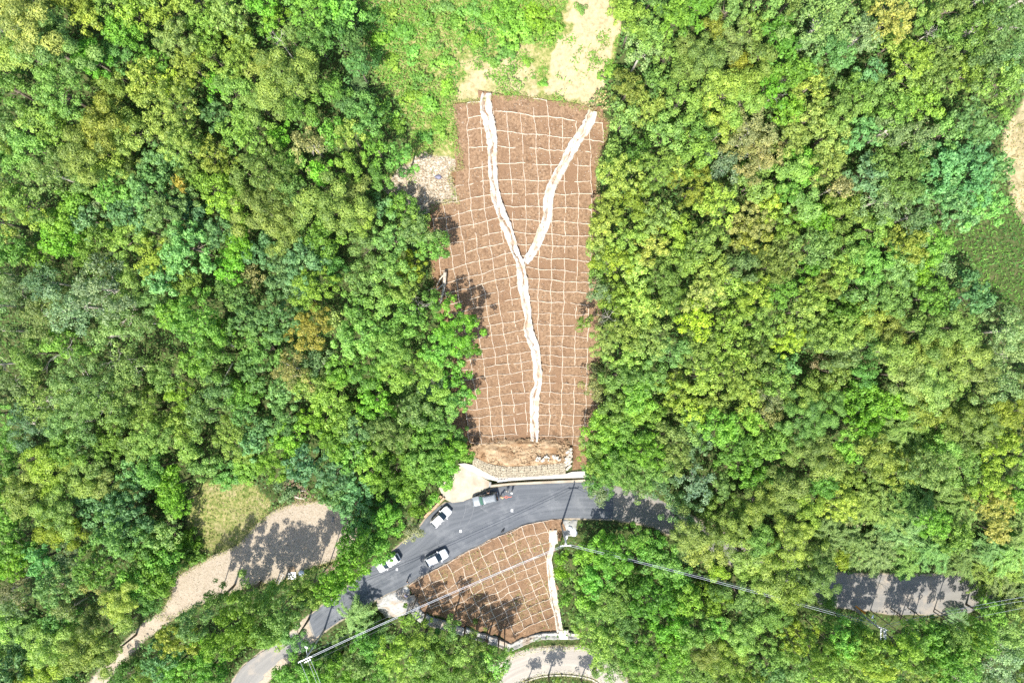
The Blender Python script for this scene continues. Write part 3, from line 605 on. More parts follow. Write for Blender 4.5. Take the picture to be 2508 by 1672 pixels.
pw = empty("parapet_wall", at_px(1300, 1183)); tag(pw, "low pale concrete parapet between the road and the shaded ditch", "wall")
pe = [(1201, 1187.5), (1250, 1182.5), (1340, 1178), (1440, 1173.5)]; pe2 = [(1201, 1193), (1250, 1187.5), (1340, 1183.5), (1440, 1179.5)]
for j in range(3):
    q = [pe[j], pe[j + 1], pe2[j + 1], pe2[j]]; child(sheet("wall_segment", q, 0.40, M['concrete'], None, thick=1.1), pw)
o = sheet("ditch_end_wall", [(1198, 1180), (1203, 1180), (1203, 1192), (1197, 1194)], 0.44, M['grey_concrete'], None, thick=1.1); child(o, pw)
kw = empty("kerb_wall", at_px(1062, 1242)); tag(kw, "low brown masonry kerb wall beside the parked white car", "wall")
child(sheet("wall_coping", [(1086, 1217), (1090, 1221), (1042, 1269), (1037, 1265)], 0.40, M['brick'], None, thick=0.6), kw)
child(sheet("wall_back", [(1078, 1213), (1084, 1216), (1048, 1250), (1044, 1246)], 0.55, M['brick'], None, thick=0.8), kw)
# safety rail by the ditch
rail = empty("guard_rail", at_px(1230, 1176)); tag(rail, "short pale steel guard rail at the ditch above the grey car", "railing")
a = Vector((*[float(v) for v in unp(1219, 1177, .6)], .6)); b_ = Vector((*[float(v) for v in unp(1243, 1174.5, .6)], .6))
for zz in (.45, .9):
    mb = MB(); mb.tube([a + Vector((0, 0, zz)), b_ + Vector((0, 0, zz))], .05, 6); child(mb.build("rail", M['galv']), rail)
for f in (0, .33, .66, 1):
    p = a.lerp(b_, f); mb = MB(); mb.tube([p, p + Vector((0, 0, .95))], .04, 6); child(mb.build("post", M['galv']), rail)
# sandbags at the corner of the heap
def bag_mesh(seed):
    r = np.random.default_rng(seed); bm = bmesh.new(); bmesh.ops.create_icosphere(bm, subdivisions=2, radius=1.0)
    for v in bm.verts:
        c = v.co; p = 0.55
        v.co = Vector((math.copysign(abs(c.x) ** p, c.x) * .46, math.copysign(abs(c.y) ** p, c.y) * .27, math.copysign(abs(c.z) ** .8, c.z) * .15)) * (0.94 + .12 * r.random())
    me = bpy.data.meshes.new("sandbag"); bm.to_mesh(me); bm.free(); me.materials.append(M['bag']); me.polygons.foreach_set("use_smooth", [True] * len(me.polygons)); return me
bagm = [bag_mesh(s) for s in range(3)]
BAGS = [(1396, 1099), (1390, 1105), (1397, 1108), (1392, 1113), (1398, 1117), (1388, 1120), (1394, 1123), (1387, 1128), (1396, 1129), (1391, 1134), (1385, 1137), (1395, 1140), (1390, 1145)]
for i, (a, b_) in enumerate(BAGS):
    x, y, z = at_px(a, b_); o = link("sandbag", bagm[i % 3], None, None, (x, y, z + .45 + .04 * (i % 3))); o.rotation_euler = (random.uniform(-.15, .15), random.uniform(-.15, .15), random.uniform(.2, 1.2))
    ordn = ["topmost", "second", "third", "fourth", "fifth", "sixth", "seventh", "eighth", "ninth", "tenth", "eleventh", "twelfth", "lowest"][i]
    tag(o, f"pale sandbag at the heap's right corner, {ordn} in the column from the top", "sandbag", "sandbags stacked beside the soil heap")
for i in range(26):
    px, py = random.uniform(1312, 1378), 1119 + random.uniform(-5, 8); x, y, z = at_px(px, py); o = link("sandbag", bagm[i % 3], None, None, (x, y, z + .75)); o.scale = [random.uniform(.45, .75)] * 3; o.rotation_euler = (random.uniform(-.4, .4), random.uniform(-.4, .4), random.uniform(0, 3))
    tag(o, "small pale sandbag half buried in the tan soil heap above the gabion wall", "sandbag", "sandbags half buried in the heap")

# ------------------------------------------------------------------ cars
def car(name, px, py, head, label, paint, Lc=4.4, Wc=1.82, Hc=1.62, boxy=False, glass=None):
    x, y = [float(v) for v in unp(px, py, 0.9)]
    root = empty(name, (x, y, 0.016), math.radians(head)); tag(root, label, "car", "cars parked on and beside the road")
    glass = glass or M['glass']; hl = Lc / 2
    xs = np.array([-1, -.985, -.95, -.88, -.80, -.70, -.55, -.40, -.25, -.10, .0, .05, .16, .26, .36, .45, .51, .62, .74, .85, .93, .975, 1.0]) * hl
    t = xs / hl
    w = Wc / 2 * np.interp(t, [-1, -.97, -.9, -.7, 0, .7, .88, .96, 1], [.74, .86, .94, 1, 1, .985, .93, .82, .66])
    if boxy: zs = np.interp(t, [-1, -.97, -.8, .3, .45, .9, .97, 1], [.92, 1.02, 1.06, 1.04, 1.04, .96, .86, .70]); zt = np.interp(t, [-1, -.97, -.90, -.82, .05, .16, .42, .46, .9, .97, 1], [.94, 1.1, 1.55, Hc, Hc, Hc - .04, 1.07, 1.06, .99, .88, .72])
    else: zs = np.interp(t, [-1, -.97, -.8, .3, .45, .9, .97, 1], [.85, .98, 1.04, 1.0, .99, .84, .74, .58]); zt = np.interp(t, [-1, -.97, -.86, -.74, -.5, -.20, -.08, .02, .45, .50, .9, .97, 1], [.87, 1.06, 1.38, Hc - .07, Hc, Hc, Hc - .03, Hc - .11, 1.05, 1.02, .87, .76, .60])
    wr = np.where(zt - zs > .15, w * (.80 if boxy else .74), w * .86)
    rings = []
    for i in range(len(xs)):
        k = xs[i]; W_, a, b_, r = w[i], zs[i], zt[i], wr[i]
        half = [(0, .24), (W_ * .82, .24), (W_ * .97, .36), (W_, .62), (W_ * .985, a - .10), (W_ * .95, a), (r * 1.03, b_ - .07 if b_ - a > .1 else a + .01), (r * .93, b_ - .015), (r * .5, b_ + .015), (0, b_ + .025)]
        rings.append([(k, q, z_) for q, z_ in half] + [(k, -q, z_) for q, z_ in half[-2:0:-1]])
    R = np.array(rings); n = R.shape[1]; mb = MB()
    fs = [(i * n + j, (i + 1) * n + j, (i + 1) * n + (j + 1) % n, i * n + (j + 1) % n) for i in range(len(xs) - 1) for j in range(n)]
    mb.add(R.reshape(-1, 3), fs + [tuple(range(n)), tuple((len(xs) - 1) * n + j for j in range(n - 1, -1, -1))])
    me = mb.mesh("body", True); bm = bmesh.new(); bm.from_mesh(me); bmesh.ops.recalc_face_normals(bm, faces=bm.faces); bm.to_mesh(me); bm.free()
    body = link("body", me, root, paint); sub = body.modifiers.new("smooth", 'SUBSURF'); sub.levels = 1; sub.render_levels = 1
    def at(tt, j):                                   # point on the shell at station tt, ring position j
        q = np.stack([np.interp(tt, t, R[:, int(math.floor(j)) % n, k]) * (1 - (j % 1)) + np.interp(tt, t, R[:, (int(math.floor(j)) + 1) % n, k]) * (j % 1) for k in range(3)]); return Vector(q)
    def patch(nm, t0, t1, j0, j1, mat, off=0.012, nu=7, nv=7, par=root, inset=None):
        V = []
        for a in range(nu):
            for c in range(nv):
                tt = t0 + (t1 - t0) * a / (nu - 1)
                if inset: tt = (t0 + inset[0] * abs(2 * c / (nv - 1) - 1) ** 2) * (1 - a / (nu - 1)) + (t1 + inset[1] * abs(2 * c / (nv - 1) - 1) ** 2) * (a / (nu - 1))
                jj = j0 + (j1 - j0) * c / (nv - 1); p = at(tt, jj); dn = (at(tt + .02, jj) - at(tt - .02, jj)).cross(at(tt, jj + .2) - at(tt, jj - .2))
                if dn.length > 1e-9: dn.normalize()
                if dn.dot(p - Vector((p.x * .8, 0, .7))) < 0: dn = -dn
                V.append(p + dn * off)
        f = [(a * nv + c, a * nv + c + 1, (a + 1) * nv + c + 1, (a + 1) * nv + c) for a in range(nu - 1) for c in range(nv - 1)]
        m_ = MB(); m_.add(V, f); return m_.build(nm, mat, par, True)
    patch("windshield", .41 if boxy else .445, .17 if boxy else .045, 6.25, 11.75, glass, .016, inset=(-.05, -.03))
    patch("rear_window", -.955, -.86 if boxy else -.80, 6.5, 11.5, M['glass'], .016)
    for sgn in (0, 1):
        for t0, t1 in ((-.72, -.42), (-.38, -.04), (.0, .27)):
            J = (5.2, 5.88) if sgn == 0 else (12.8, 12.12); patch("side_window", t0, t1, J[0], J[1], M['glass'], .014, 5, 3)
    for sy in (1, -1):
        m_ = MB(); m_.box((hl * .30, sy * (Wc / 2 + .09), 1.04), (.16, .20, .13), 0, .8); m_.build("side_mirror", paint if not boxy else M['black_trim'], root)
        m_ = MB(); m_.tube([(-hl * .70, sy * Wc * .33, Hc - .02), (-hl * .66, sy * Wc * .33, Hc + .04), (-hl * .05, sy * Wc * .33, Hc + .045), (hl * .02, sy * Wc * .33, Hc - .03)], .022, 6); m_.build("roof_rail", M['chrome'] if not boxy else M['black_trim'], root)
        J = (4.2, 5.0) if sy > 0 else (13.8, 13.0)
        patch("headlight", .90, .975, J[0], J[1] + (.9 if sy > 0 else -.9), M['clear_lens'], .012, 4, 4); patch("tail_light", -.985, -.91, J[0], J[1], M['red_lens'], .012, 4, 4)
        for fx in (.60, -.62):
            wl = empty("wheel", (hl * fx, sy * (Wc / 2 - .12), .34)); wl.parent = root
            m_ = MB(); m_.tube([(0, -.11, 0), (0, -.10, 0), (0, .10, 0), (0, .11, 0)], [.28, .34, .34, .28], 20); m_.build("tyre", M['rubber'], wl)
            m_ = MB(); m_.tube([(0, -.115, 0), (0, .115, 0)], .19, 14); m_.build("rim", M['chrome'], wl)
    m_ = MB(); m_.box((hl * 1.0, 0, .50), (.06, Wc * .62, .16)); m_.build("grille", M['black_trim'], root)
    m_ = MB(); m_.box((hl * 1.015, 0, .36), (.03, .44, .12)); m_.build("number_plate", M['white_paint'], root)
    m_ = MB(); m_.box((-hl * 1.0, 0, .45), (.08, Wc * .70, .18)); m_.build("rear_bumper", M['black_trim'] if not boxy else M['galv'], root)
    for tt in (.29, .02, -.38):
        for sy in (1, -1):
            m_ = MB(); m_.box((hl * (tt - .06), sy * (Wc / 2 + .005), .86), (.16, .03, .03)); m_.build("door_handle", M['chrome'], root)
    if boxy:
        for q in range(7):
            m_ = MB(); m_.box((-hl * .38, -.48 + q * .16, Hc + .03), (hl * .78, .045, .035)); m_.build("roof_rib", paint, root)
    return root
car("parked_car", 1080, 1266, 45, "white hatchback parked beside the brown kerb wall at the road bend", M['car_white'])
car("parked_car", 1069, 1366, 27, "white hatchback on the road along the edge of the lower slope", M['car_white'])
car("parked_car", 951, 1378, 211, "white hatchback mostly hidden under the trees at the roadside", M['car_white'], 4.7)
car("parked_car", 1188, 1222, 193, "grey boxy off-road car with ribbed roof by the ditch wall", M['car_grey'], 4.9, 1.85, 1.88, True, M['green_glass'])

# ------------------------------------------------------------------ people
def person(px, py, face, label, shirt, trousers, hair, pose="stand", hat=None, zbase=None, skin=(0.42, 0.26, 0.18)):
    x, y = [float(v) for v in unp(px, py, 0.0)]; z = float(T(x, y)) if zbase is None else zbase
    if zbase is None: x, y, z = at_px(px, py)
    V = []; E = []; Rr_ = []
    def v(p, r): V.append(p); Rr_.append((r, r) if not hasattr(r, '__len__') else r); return len(V) - 1
    def chain(i, pts):
        for p, r in pts:
            j = v(p, r); E.append((i, j)); i = j
        return i
    lean = 0.0 if pose == "stand" else 0.35
    pel = v((0, 0, .95), (.15, .12)); ch = chain(pel, [((lean * .25, 0, 1.12), (.14, .115)), ((lean * .6, 0, 1.30), (.165, .12)), ((lean * .8, 0, 1.43), (.13, .09))])
    nk = chain(ch, [((lean * .95 + .01, 0, 1.52), .055)]); hd = chain(nk, [((lean * 1.1 + .02, 0, 1.60), .085), ((lean * 1.15 + .02, 0, 1.69), .10), ((lean * 1.18 + .01, 0, 1.77), .075)])
    E.append((nk + 2, v((lean * 1.15 + .125, 0, 1.655), .018)))                         # nose
    for s in (1, -1):
        E.append((nk + 2, v((lean * 1.15 + .01, s * .105, 1.665), .022)))               # ears
        st = .16 * s if pose == "walk" else .02 * s
        chain(pel, [((0, s * .10, .88), .10), ((st * .6 + .02, s * .11, .50), .066), ((st * .2 - .02, s * .11, .10), .045), ((st * .2 + .08, s * .12, .045), .042), ((st * .2 + .17, s * .125, .04), .036)])
        fw = .22 if pose != "stand" else .06
        sh = chain(ch, [((lean * .75, s * .19, 1.42), .068), ((lean * .75 - .02 + fw * .3, s * .25, 1.15), .048), ((lean * .75 + fw, s * .25, .92), .036), ((lean * .75 + fw + .02, s * .25, .84), .034)])
        for q in range(4):
            chain(sh, [((lean * .75 + fw + .05 - q * .022, s * .25, .80), .012), ((lean * .75 + fw + .055 - q * .022, s * .245, .765), .010), ((lean * .75 + fw + .05 - q * .022, s * .235, .735 + .008 * abs(q - 1)), .009)])
        chain(sh, [((lean * .75 + fw + .065, s * .23, .83), .012), ((lean * .75 + fw + .085, s * .22, .80), .010)])
    me = bpy.data.meshes.new("body"); me.from_pydata(V, E, []); o = bpy.data.objects.new("body", me); COL.objects.link(o)
    md = o.modifiers.new("skin", 'SKIN'); sk = me.skin_vertices[0].data
    for i, r in enumerate(Rr_): sk[i].radius = r
    sk[0].use_root = True; o.modifiers.new("sub", 'SUBSURF').levels = 1
    bpy.context.view_layer.update(); ev = o.evaluated_get(bpy.context.evaluated_depsgraph_get()); nm = bpy.data.meshes.new_from_object(ev); bpy.data.objects.remove(o)
    skm = plain("skin", skin, .6); shm = plain("shirt_cloth", shirt, .9); trm = plain("trouser_cloth", trousers, .9); hrm = plain("hair", hair, .8); shoe = plain("shoe", (.25, .25, .25), .7)
    for m_ in (skm, shm, trm, hrm, shoe): nm.materials.append(m_)
    for p in nm.polygons:
        c = p.center; arm = abs(c.y) > .19 and .6 < c.z < 1.3
        p.material_index = 0 if (c.z > 1.5 or (arm and c.z < 1.1)) else 1 if (c.z > .97 or arm) else 4 if c.z < .09 else 2
        if c.z > 1.70 or (c.z > 1.6 and c.x < lean * 1.15 - .03): p.material_index = 3
        p.use_smooth = True
    root = empty("person", (x, y, z), math.radians(face)); tag(root, label, "person", "people at work by the road")
    b_ = link("body", nm, root)
    for s in (1, -1):
        m_ = MB(); m_.add(*stone_mesh(3, (.012, .014, .010))); e = m_.build("eye", M['black_trim'], root, True, (lean * 1.15 + .112, s * .035, 1.69))
    if hat:
        m_ = MB(); m_.tube([(0, 0, 0), (0, 0, .012), (0, 0, .02), (0, 0, .09), (0, 0, .12)], [.20, .20, .115, .105, .05], 16); m_.build("hat", plain("hat_cloth", hat, .8), root, True, (lean * 1.17 + .01, 0, 1.74))
    return root
person(1242.5, 1199, 260, "person in pale shirt and dark trousers near the parapet, left of a pair", (.62, .58, .52), (.06, .06, .07), (.02, .02, .02), "stand")
person(1253.5, 1202, 200, "person in a pale top with a white sun hat, standing alone right of the pair", (.60, .60, .58), (.05, .05, .06), (.02, .02, .02), "stand", (.75, .72, .66))
person(1226, 1214, 10, "person in a tan hat standing at the rear of the grey car", (.42, .30, .16), (.06, .05, .05), (.02, .02, .02), "bend", (.50, .36, .18))
person(998, 1420, 30, "person in dark clothes standing on the asphalt by the lower slope's corner", (.03, .035, .05), (.02, .02, .025), (.02, .02, .02), "walk")
person(995, 1455, 60, "person in a blue shirt working in the concrete gutter", (.22, .32, .62), (.04, .04, .05), (.02, .02, .02), "bend")
person(1197, 1206, 100, "person in brown clothes in the shade between grey car and ditch", (.24, .16, .12), (.05, .05, .05), (.02, .02, .02), "bend")

# ------------------------------------------------------------------ paint and small things on the road
def paint(px, py, strokes, mat, label, wd=.09, cat="road marking"):
    x, y = [float(v) for v in unp(px, py, .02)]; mb = MB()
    for (a, b_, c, d_) in strokes:
        l = math.hypot(c - a, d_ - b_) or 1e-6; nx, ny = -(d_ - b_) / l * wd / 2, (c - a) / l * wd / 2
        mb.add([(a + nx, b_ + ny, .0), (c + nx, d_ + ny, 0), (c - nx, d_ - ny, 0), (a - nx, b_ - ny, 0)], [(3, 2, 1, 0)])
    for i, vtx in enumerate(mb.v): mb.v[i] = (vtx[0], vtx[1], .001 * (i // 4 % 4))
    return tag(mb.build("road_marking", mat, None, False, (x, y, .0185)), label, cat, kind="structure")
glyph = [tuple(.72 * w_ for w_ in q_) for q_ in [(-.3, .22, .3, .26), (-.02, .42, .0, -.4), (-.34, -.02, .34, .02), (-.3, -.32, -.02, 0), (.3, -.34, .02, 0), (-.16, .38, -.26, .14), (.18, .38, .26, .16)]]
paint(1254, 1250, glyph, M['white_paint'], "white survey mark painted on the asphalt below the grey car", .07)
paint(1128, 1300, [(a * .95, -b_, c * .95, -d_) for a, b_, c, d_ in glyph], M['white_paint'], "white survey mark on the asphalt between the two parked white cars", .065)
paint(972, 1394, [(-a * .85, b_ * .85, -c * .85, d_ * .85) for a, b_, c, d_ in glyph], M['white_paint'], "white survey mark on the asphalt beside the half-hidden car", .06)
ring = [(.22 * math.cos(k * .785), .22 * math.sin(k * .785), .22 * math.cos((k + 1) * .785), .22 * math.sin((k + 1) * .785)) for k in range(8)]
paint(1240, 1217, ring + [(-.9, .05, -.25, .02), (.25, .05, .75, .0), (.75, 0, 1.0, .12)], M['orange_paint'], "orange circle and lines sprayed on the road near the people", .07)
def scorch(px, py, pts, w_, mat, label):
    x, y = [float(v) for v in unp(px, py, .02)]; P = catmull(pts, 40); mb = MB(); n_ = len(P); tx = np.gradient(P[:, 0]); ty = np.gradient(P[:, 1]); l = np.hypot(tx, ty)
    mb.add([(P[i, 0] - ty[i] / l[i] * w_ / 2 * s, P[i, 1] + tx[i] / l[i] * w_ / 2 * s, 0) for i in range(n_) for s in (1, -1)], [(2 * i + 1, 2 * i + 3, 2 * i + 2, 2 * i) for i in range(n_ - 1)])
    return tag(mb.build("tyre_track", mat, None, False, (x, y, .0165)), label, "tyre mark", kind="structure")
M['scuff'] = noisemat("pale_tyre_scuff", (0.095, 0.102, 0.112), (0.155, 0.16, 0.166), 2.5, lo=.4, hi=.62)
scorch(1140, 1245, [(.0, 2.4), (.1, .6), (-.3, -1.4), (-1.3, -3.2)], .14, M['scuff'], "pale curved tyre scuff nearest the front of the grey car")
scorch(1160, 1250, [(.1, 2.2), (.0, .4), (-.7, -1.8), (-2.1, -3.6)], .12, M['scuff'], "pale curved tyre scuff between grey car and white car")
scorch(1225, 1248, [(-3.6, .4), (-2.0, -.5), (0, -.7), (2.0, -.1), (3.6, 1.4)], .14, M['scuff'], "pale tyre arc right below the grey car")
scorch(1240, 1225, [(-2.4, -1.2), (-.2, -1.5), (1.6, -.5), (2.2, .8)], .10, M['scuff'], "small pale tyre arc under the orange paint circle")
# black dog-sized bundle on the road edge
mb = MB(); v_, f_ = stone_mesh(5, (.42, .2, .2)); mb.add([(a, b_, c + .18) for a, b_, c in v_], f_); v_, f_ = stone_mesh(8, (.16, .13, .14)); mb.add([(a + .42, b_ + .08, c + .28) for a, b_, c in v_], f_)
for lx in (-.25, .25):
    for ly in (-.1, .1): mb.tube([(lx, ly, .2), (lx, ly, .0)], .045, 5)
mb.tube([(-.4, 0, .24), (-.6, .02, .34)], [.04, .015], 5)
x, y = [float(v) for v in unp(1231, 1300, 0)]
o = mb.build("dog", M['black_trim'], None, True, (x, y, .015)); o.rotation_euler = (0, 0, .8); tag(o, "small black dog at the road edge above the lower slope", "dog")
# rock, tarp, lot clutter
def rock(px, py, s, mat, label, seed, cat="rock", name="boulder", lift=.2):
    x, y, z = at_px(px, py); bm = bmesh.new(); bmesh.ops.create_icosphere(bm, subdivisions=3, radius=1)
    for v in bm.verts:
        c = v.co; k = .8 + .5 * float(vnoise(c.x * 2 + seed, c.y * 2 + c.z, 1.0, seed, 2)); v.co = Vector((c.x * s[0], c.y * s[1], c.z * s[2])) * k
    me = bpy.data.meshes.new(name); bm.to_mesh(me); bm.free(); o = link(name, me, None, mat, (x, y, z + lift)); return tag(o, label, cat)
rock(1404, 1299, (.65, .9, .5), M['tarp'], "pale blue-grey boulder beside the road, larger of two", 3, lift=.45).rotation_euler = (0, 0, .4)
rock(1396, 1292, (.4, .4, .35), M['tarp'], "pale blue-grey stone beside the road, smaller of two", 4, lift=.4)
rock(739, 1401, (.55, .5, .4), M['tarp'], "pale grey sack in the shade beside the pallets", 5, "sack", "sack", .3)
rock(1074, 434, (.5, .35, .25), plain("dark_plastic", (.12, .12, .17), .5), "dark plastic bundle lying on the pale cut bank", 6, "bundle", "plastic_bundle", .2)
def pallet(px, py, rz, label, mat, tilt=0.0):
    x, y, z = at_px(px, py); root = empty("pallet", (x, y, z + .08), rz); root.rotation_euler = (tilt, 0, rz); tag(root, label, "pallet")
    for i in range(8): m_ = MB(); m_.box((0, -.6 + i * .17, .14), (1.4, .11, .03)); m_.build("slat", mat, root)
    for i in (-.6, 0, .6): m_ = MB(); m_.box((i, 0, .06), (.1, 1.3, .12)); m_.build("bearer", mat, root)
    return root
pallet(714, 1395, .12, "weathered wooden pallet at the shaded edge of the dirt lot", M['wood'])
pallet(716, 1408, .05, "grey pallet just behind the brown one at the dirt lot", M['steel'], .1)
x, y, z = at_px(689, 1417); fr = empty("steel_frame", (x, y, z + .1), -.5); tag(fr, "rectangular grey steel frame with bars lying by the dirt lot", "frame")
for i in (-.62, 0, .62): m_ = MB(); m_.tube([(i, -.95, .1), (i, .95, .1)], .04, 6); m_.build("long_bar", M['steel'], fr)
for i in (-.95, -.3, .3, .95): m_ = MB(); m_.tube([(-.62, i, .12), (.62, i, .12)], .035, 6); m_.build("cross_bar", M['steel'], fr)
x, y, z = at_px(816, 1271); dg = empty("drain_grate", (x, y, z + .12), 1.5); tag(dg, "small dark drain cover in the sunlit corner of the dirt lot", "drain cover")
m_ = MB(); m_.box((0, 0, 0), (.9, .45, .06)); m_.build("cover_frame", M['grey_concrete'], dg)
for i in range(5): m_ = MB(); m_.box((-.34 + i * .17, 0, .04), (.07, .38, .03)); m_.build("grate_bar", M['black_trim'], dg)
def log(pts, r, label, mat=None, name="log", cat="log", lift=.3):
    P = []; 
    for a, b_, h in pts: x, y, z = at_px(a, b_); P.append(Vector((x, y, z + h + lift)))
    mb = MB(); c = P[0].copy(); mb.tube([p - c for p in P], [r * (1 - .5 * i / (len(P) - 1)) for i in range(len(P))], 8); return tag(mb.build(name, mat or M['dead_wood'], None, True, tuple(c)), label, cat)
log([(724, 1214, .1), (736, 1218, .1), (748, 1219, .3), (752, 1213, .5)], .20, "pale cut log on the brush pile above the dirt lot, lower of two")
log([(730, 1201, .2), (741, 1200, .2), (752, 1199, .2)], .18, "pale cut log on the brush pile above the dirt lot, upper of two")
log([(574, 818, 6), (583, 829, 5.5), (603, 848, 5)], .26, "pale broken trunk lying across the canopy beside a bright green tree", name="fallen_tree", cat="trunk")
log([(595, 886, 4), (585, 913, 5), (576, 940, 5.5)], .12, "thin white bare trunk standing in a dark canopy gap", name="dead_tree", cat="tree")
log([(2122, 1341, 3), (2075, 1358, 3), (2030, 1372, 2.5)], .10, "long yellowed bamboo cane lying over the bamboo thicket", plain("cane", (.45, .35, .12), .6), "bamboo_cane", "cane")
log([(1092, 668, 1.2), (1090, 700, 1.0), (1082, 735, .8), (1072, 755, .6)], .30, "thick pale fallen trunk at the left edge of the big slope", name="fallen_tree", cat="trunk")
log([(1092, 672, 1.3), (1080, 685, 1.2), (1070, 705, 1.0)], .16, "pale fallen branch forking left from the fallen trunk", name="fallen_branch", cat="branch")
log([(1087, 698, 1.2), (1075, 709, 1.2), (1060, 708, 1.0), (1040, 720, .8)], .13, "long pale fallen branch reaching left from the trunk into leaves", name="fallen_branch", cat="branch")
log([(1085, 716, 1.0), (1096, 728, .9), (1096, 740, .8)], .07, "short pale broken branch on the right of the fallen trunk", name="fallen_branch", cat="branch")
log([(1010, 760, 3), (1030, 748, 3.2), (1048, 735, 3.4)], .08, "thin bare grey branch poking out left of the fallen trunk", name="bare_branch", cat="branch")
# kerb of the hairpin road
kb = []
for p in LOWROAD[1:7]: kb.append((p[2], p[3], p[4]))
C_ = catmull([(*unp(a, b_ + 2, z), z) for a, b_, z in kb], 60); mb = MB()
for i in range(59):
    a, b_ = C_[i], C_[i + 1]; mb.box(((a[0] + b_[0]) / 2, (a[1] + b_[1]) / 2, a[2] + .04), (np.hypot(*(b_ - a)[:2]) * 1.02, .22, .32), math.atan2(b_[1] - a[1], b_[0] - a[0]))
tag(mb.build("kerb_stone", M['white_concrete']), "thin white kerb along the outer side of the hairpin road", "kerb", kind="structure")

# ------------------------------------------------------------------ utility poles and wires
def utility_pole(px, py, zb, hgt, rz, label, arms, lamp=None):
    zt = zb + hgt; x, y = [float(v) for v in unp(px, py, zt)]; z = float(T(x, y)); root = empty("utility_pole", (x, y, z), rz); tag(root, label, "utility pole", "utility poles along the road")
    hh = zt - z; m_ = MB(); m_.tube([(0, 0, -.2), (0, 0, hh * .5), (0, 0, hh)], [.19, .15, .11], 12); m_.build("shaft", M['pole'], root, True)
    for (dx, dy, dz, L_, ang, wd) in arms:
        m_ = MB(); m_.box((dx, dy, hh + dz), (L_, wd, .12), ang); a_ = m_.build("crossarm", M['galv'], root)
        for f in (-.45, -.15, .15, .45):
            m_ = MB(); cx_, cy_ = dx + math.cos(ang) * L_ * f, dy + math.sin(ang) * L_ * f; m_.tube([(cx_, cy_, hh + dz + .05), (cx_, cy_, hh + dz + .14), (cx_, cy_, hh + dz + .2), (cx_, cy_, hh + dz + .28)], [.04, .085, .05, .075], 8); m_.build("insulator", M['lamp'], a_)
    if lamp:
        dx, dy, dz, ang = lamp; e = Vector((dx, dy, hh + dz)); m_ = MB(); m_.tube([(0, 0, hh + dz - .6), (dx * .5, dy * .5, hh + dz - .1), e], .035, 6); m_.build("lamp_arm", M['galv'], root)
        m_ = MB(); v_, f_ = stone_mesh(2, (.46, .20, .10)); ca, sa = math.cos(ang), math.sin(ang); m_.add([(e.x + a * ca - b_ * sa, e.y + a * sa + b_ * ca, e.z + c) for a, b_, c in v_], f_); m_.build("lamp_head", M['lamp'], root, True)
    return root, Vector((x, y, zt))
p1, q1 = utility_pole(1387, 1331, 0, 11.9, 0, "concrete utility pole beside the lower slope, with a street lamp", [(-.1, -.45, -.5, 1.9, .05, .14), (.0, .1, -1.2, 1.2, 1.35, .12)], (.15, .95, -.6, 1.45))
p2, q2 = utility_pole(2164, 1545, -4.5, 11.0, 0, "utility pole with three parallel crossarms in the trees at the lower right", [(-.45, -.6, -.1, 2.3, 1.55, .14), (.0, -.85, .15, 2.3, 1.55, .14), (.4, -.75, -.1, 2.3, 1.55, .18), (.2, .3, -.6, 1.8, -.35, .12)], (-1.3, 2.0, -1.2, 1.2))
p3, q3 = utility_pole(747, 1614, -.3, 11.9, 0, "utility pole with a single slanted crossarm at the lower left", [(0, 0, -.1, 2.5, .42, .16), (.3, -.5, -.7, 1.2, .42, .12)], (.0, 1.7, -.8, 2.6))
m_ = MB(); m_.tube([(-3.4, 2.2, .3), (-2.7, 1.7, 2.3)], .16, 8)
gw = m_.build("guy_sleeve", M['orange'], p2); gw.location = (0.6, 0.6, 6.0)
m_ = MB(); m_.tube([(0, 0, 10.0), (-4.6, 3.2, 0.0)], .03, 5); m_.build("guy_wire", M['wire'], p2)
def wire(a, b_, r, sag, label, mat=None):
    a = Vector(a); b_ = Vector(b_); n_ = 28; mb = MB(); P = [a.lerp(b_, i / n_) - Vector((0, 0, sag * 4 * (i / n_) * (1 - i / n_))) - a for i in range(n_ + 1)]
    mb.tube(P, r, 5); return tag(mb.build("power_line", mat or M['wire'], None, True, tuple(a)), label, "cable", "overhead power lines")
up = lambda v, dx, dy, dz: (v.x + dx, v.y + dy, v.z + dz)
wire(up(q3, .9, .5, -.1), up(q1, -.7, -.4, -.3), .04, .9, "thick bright cable crossing the lower slope between two poles, upper of the pair")
wire(up(q3, .7, .1, -.3), up(q1, -.4, -.6, -.5), .035, .95, "thick bright cable crossing the lower slope between two poles, lower of the pair")
wire(up(q3, .2, .9, -.1), up(q1, -.9, .1, -.3), .016, .8, "thin wire above the bright cables over the lower slope", M['dark_wire'])
wire(up(q3, 1.0, -.8, -.9), up(q1, -.3, -.9, -.9), .016, 1.1, "thin wire below the bright cables over the lower slope", M['dark_wire'])
wire(up(q1, .6, -.2, -.3), up(q2, -.5, .9, -.1), .032, 1.2, "thick cable from the slope pole over the right-hand trees, upper strand")
wire(up(q1, .4, -.5, -.5), up(q2, -.7, .5, -.4), .028, 1.3, "cable from the slope pole over the right-hand trees, lower strand")
wire(up(q1, .7, .3, -.1), up(q2, -.3, 1.2, .1), .014, 1.0, "thin upper wire from the slope pole over the right-hand trees", M['dark_wire'])
e1 = Vector((*[float(v) for v in unp(2560, 1452, 6)], 6.0)); e2 = Vector((*[float(v) for v in unp(2560, 1462, 6)], 6.0)); e3 = Vector((*[float(v) for v in unp(2560, 1478, 5)], 5.0))
wire(up(q2, .2, 1.0, -.2), e1, .026, .5, "uppermost of the wires running right from the three-arm pole")
wire(up(q2, .3, .6, -.2), e2, .022, .5, "middle of the wires running right from the three-arm pole")
wire(up(q2, 1.0, -1.2, -.2), e3, .02, .5, "lowest of the wires running right from the three-arm pole")
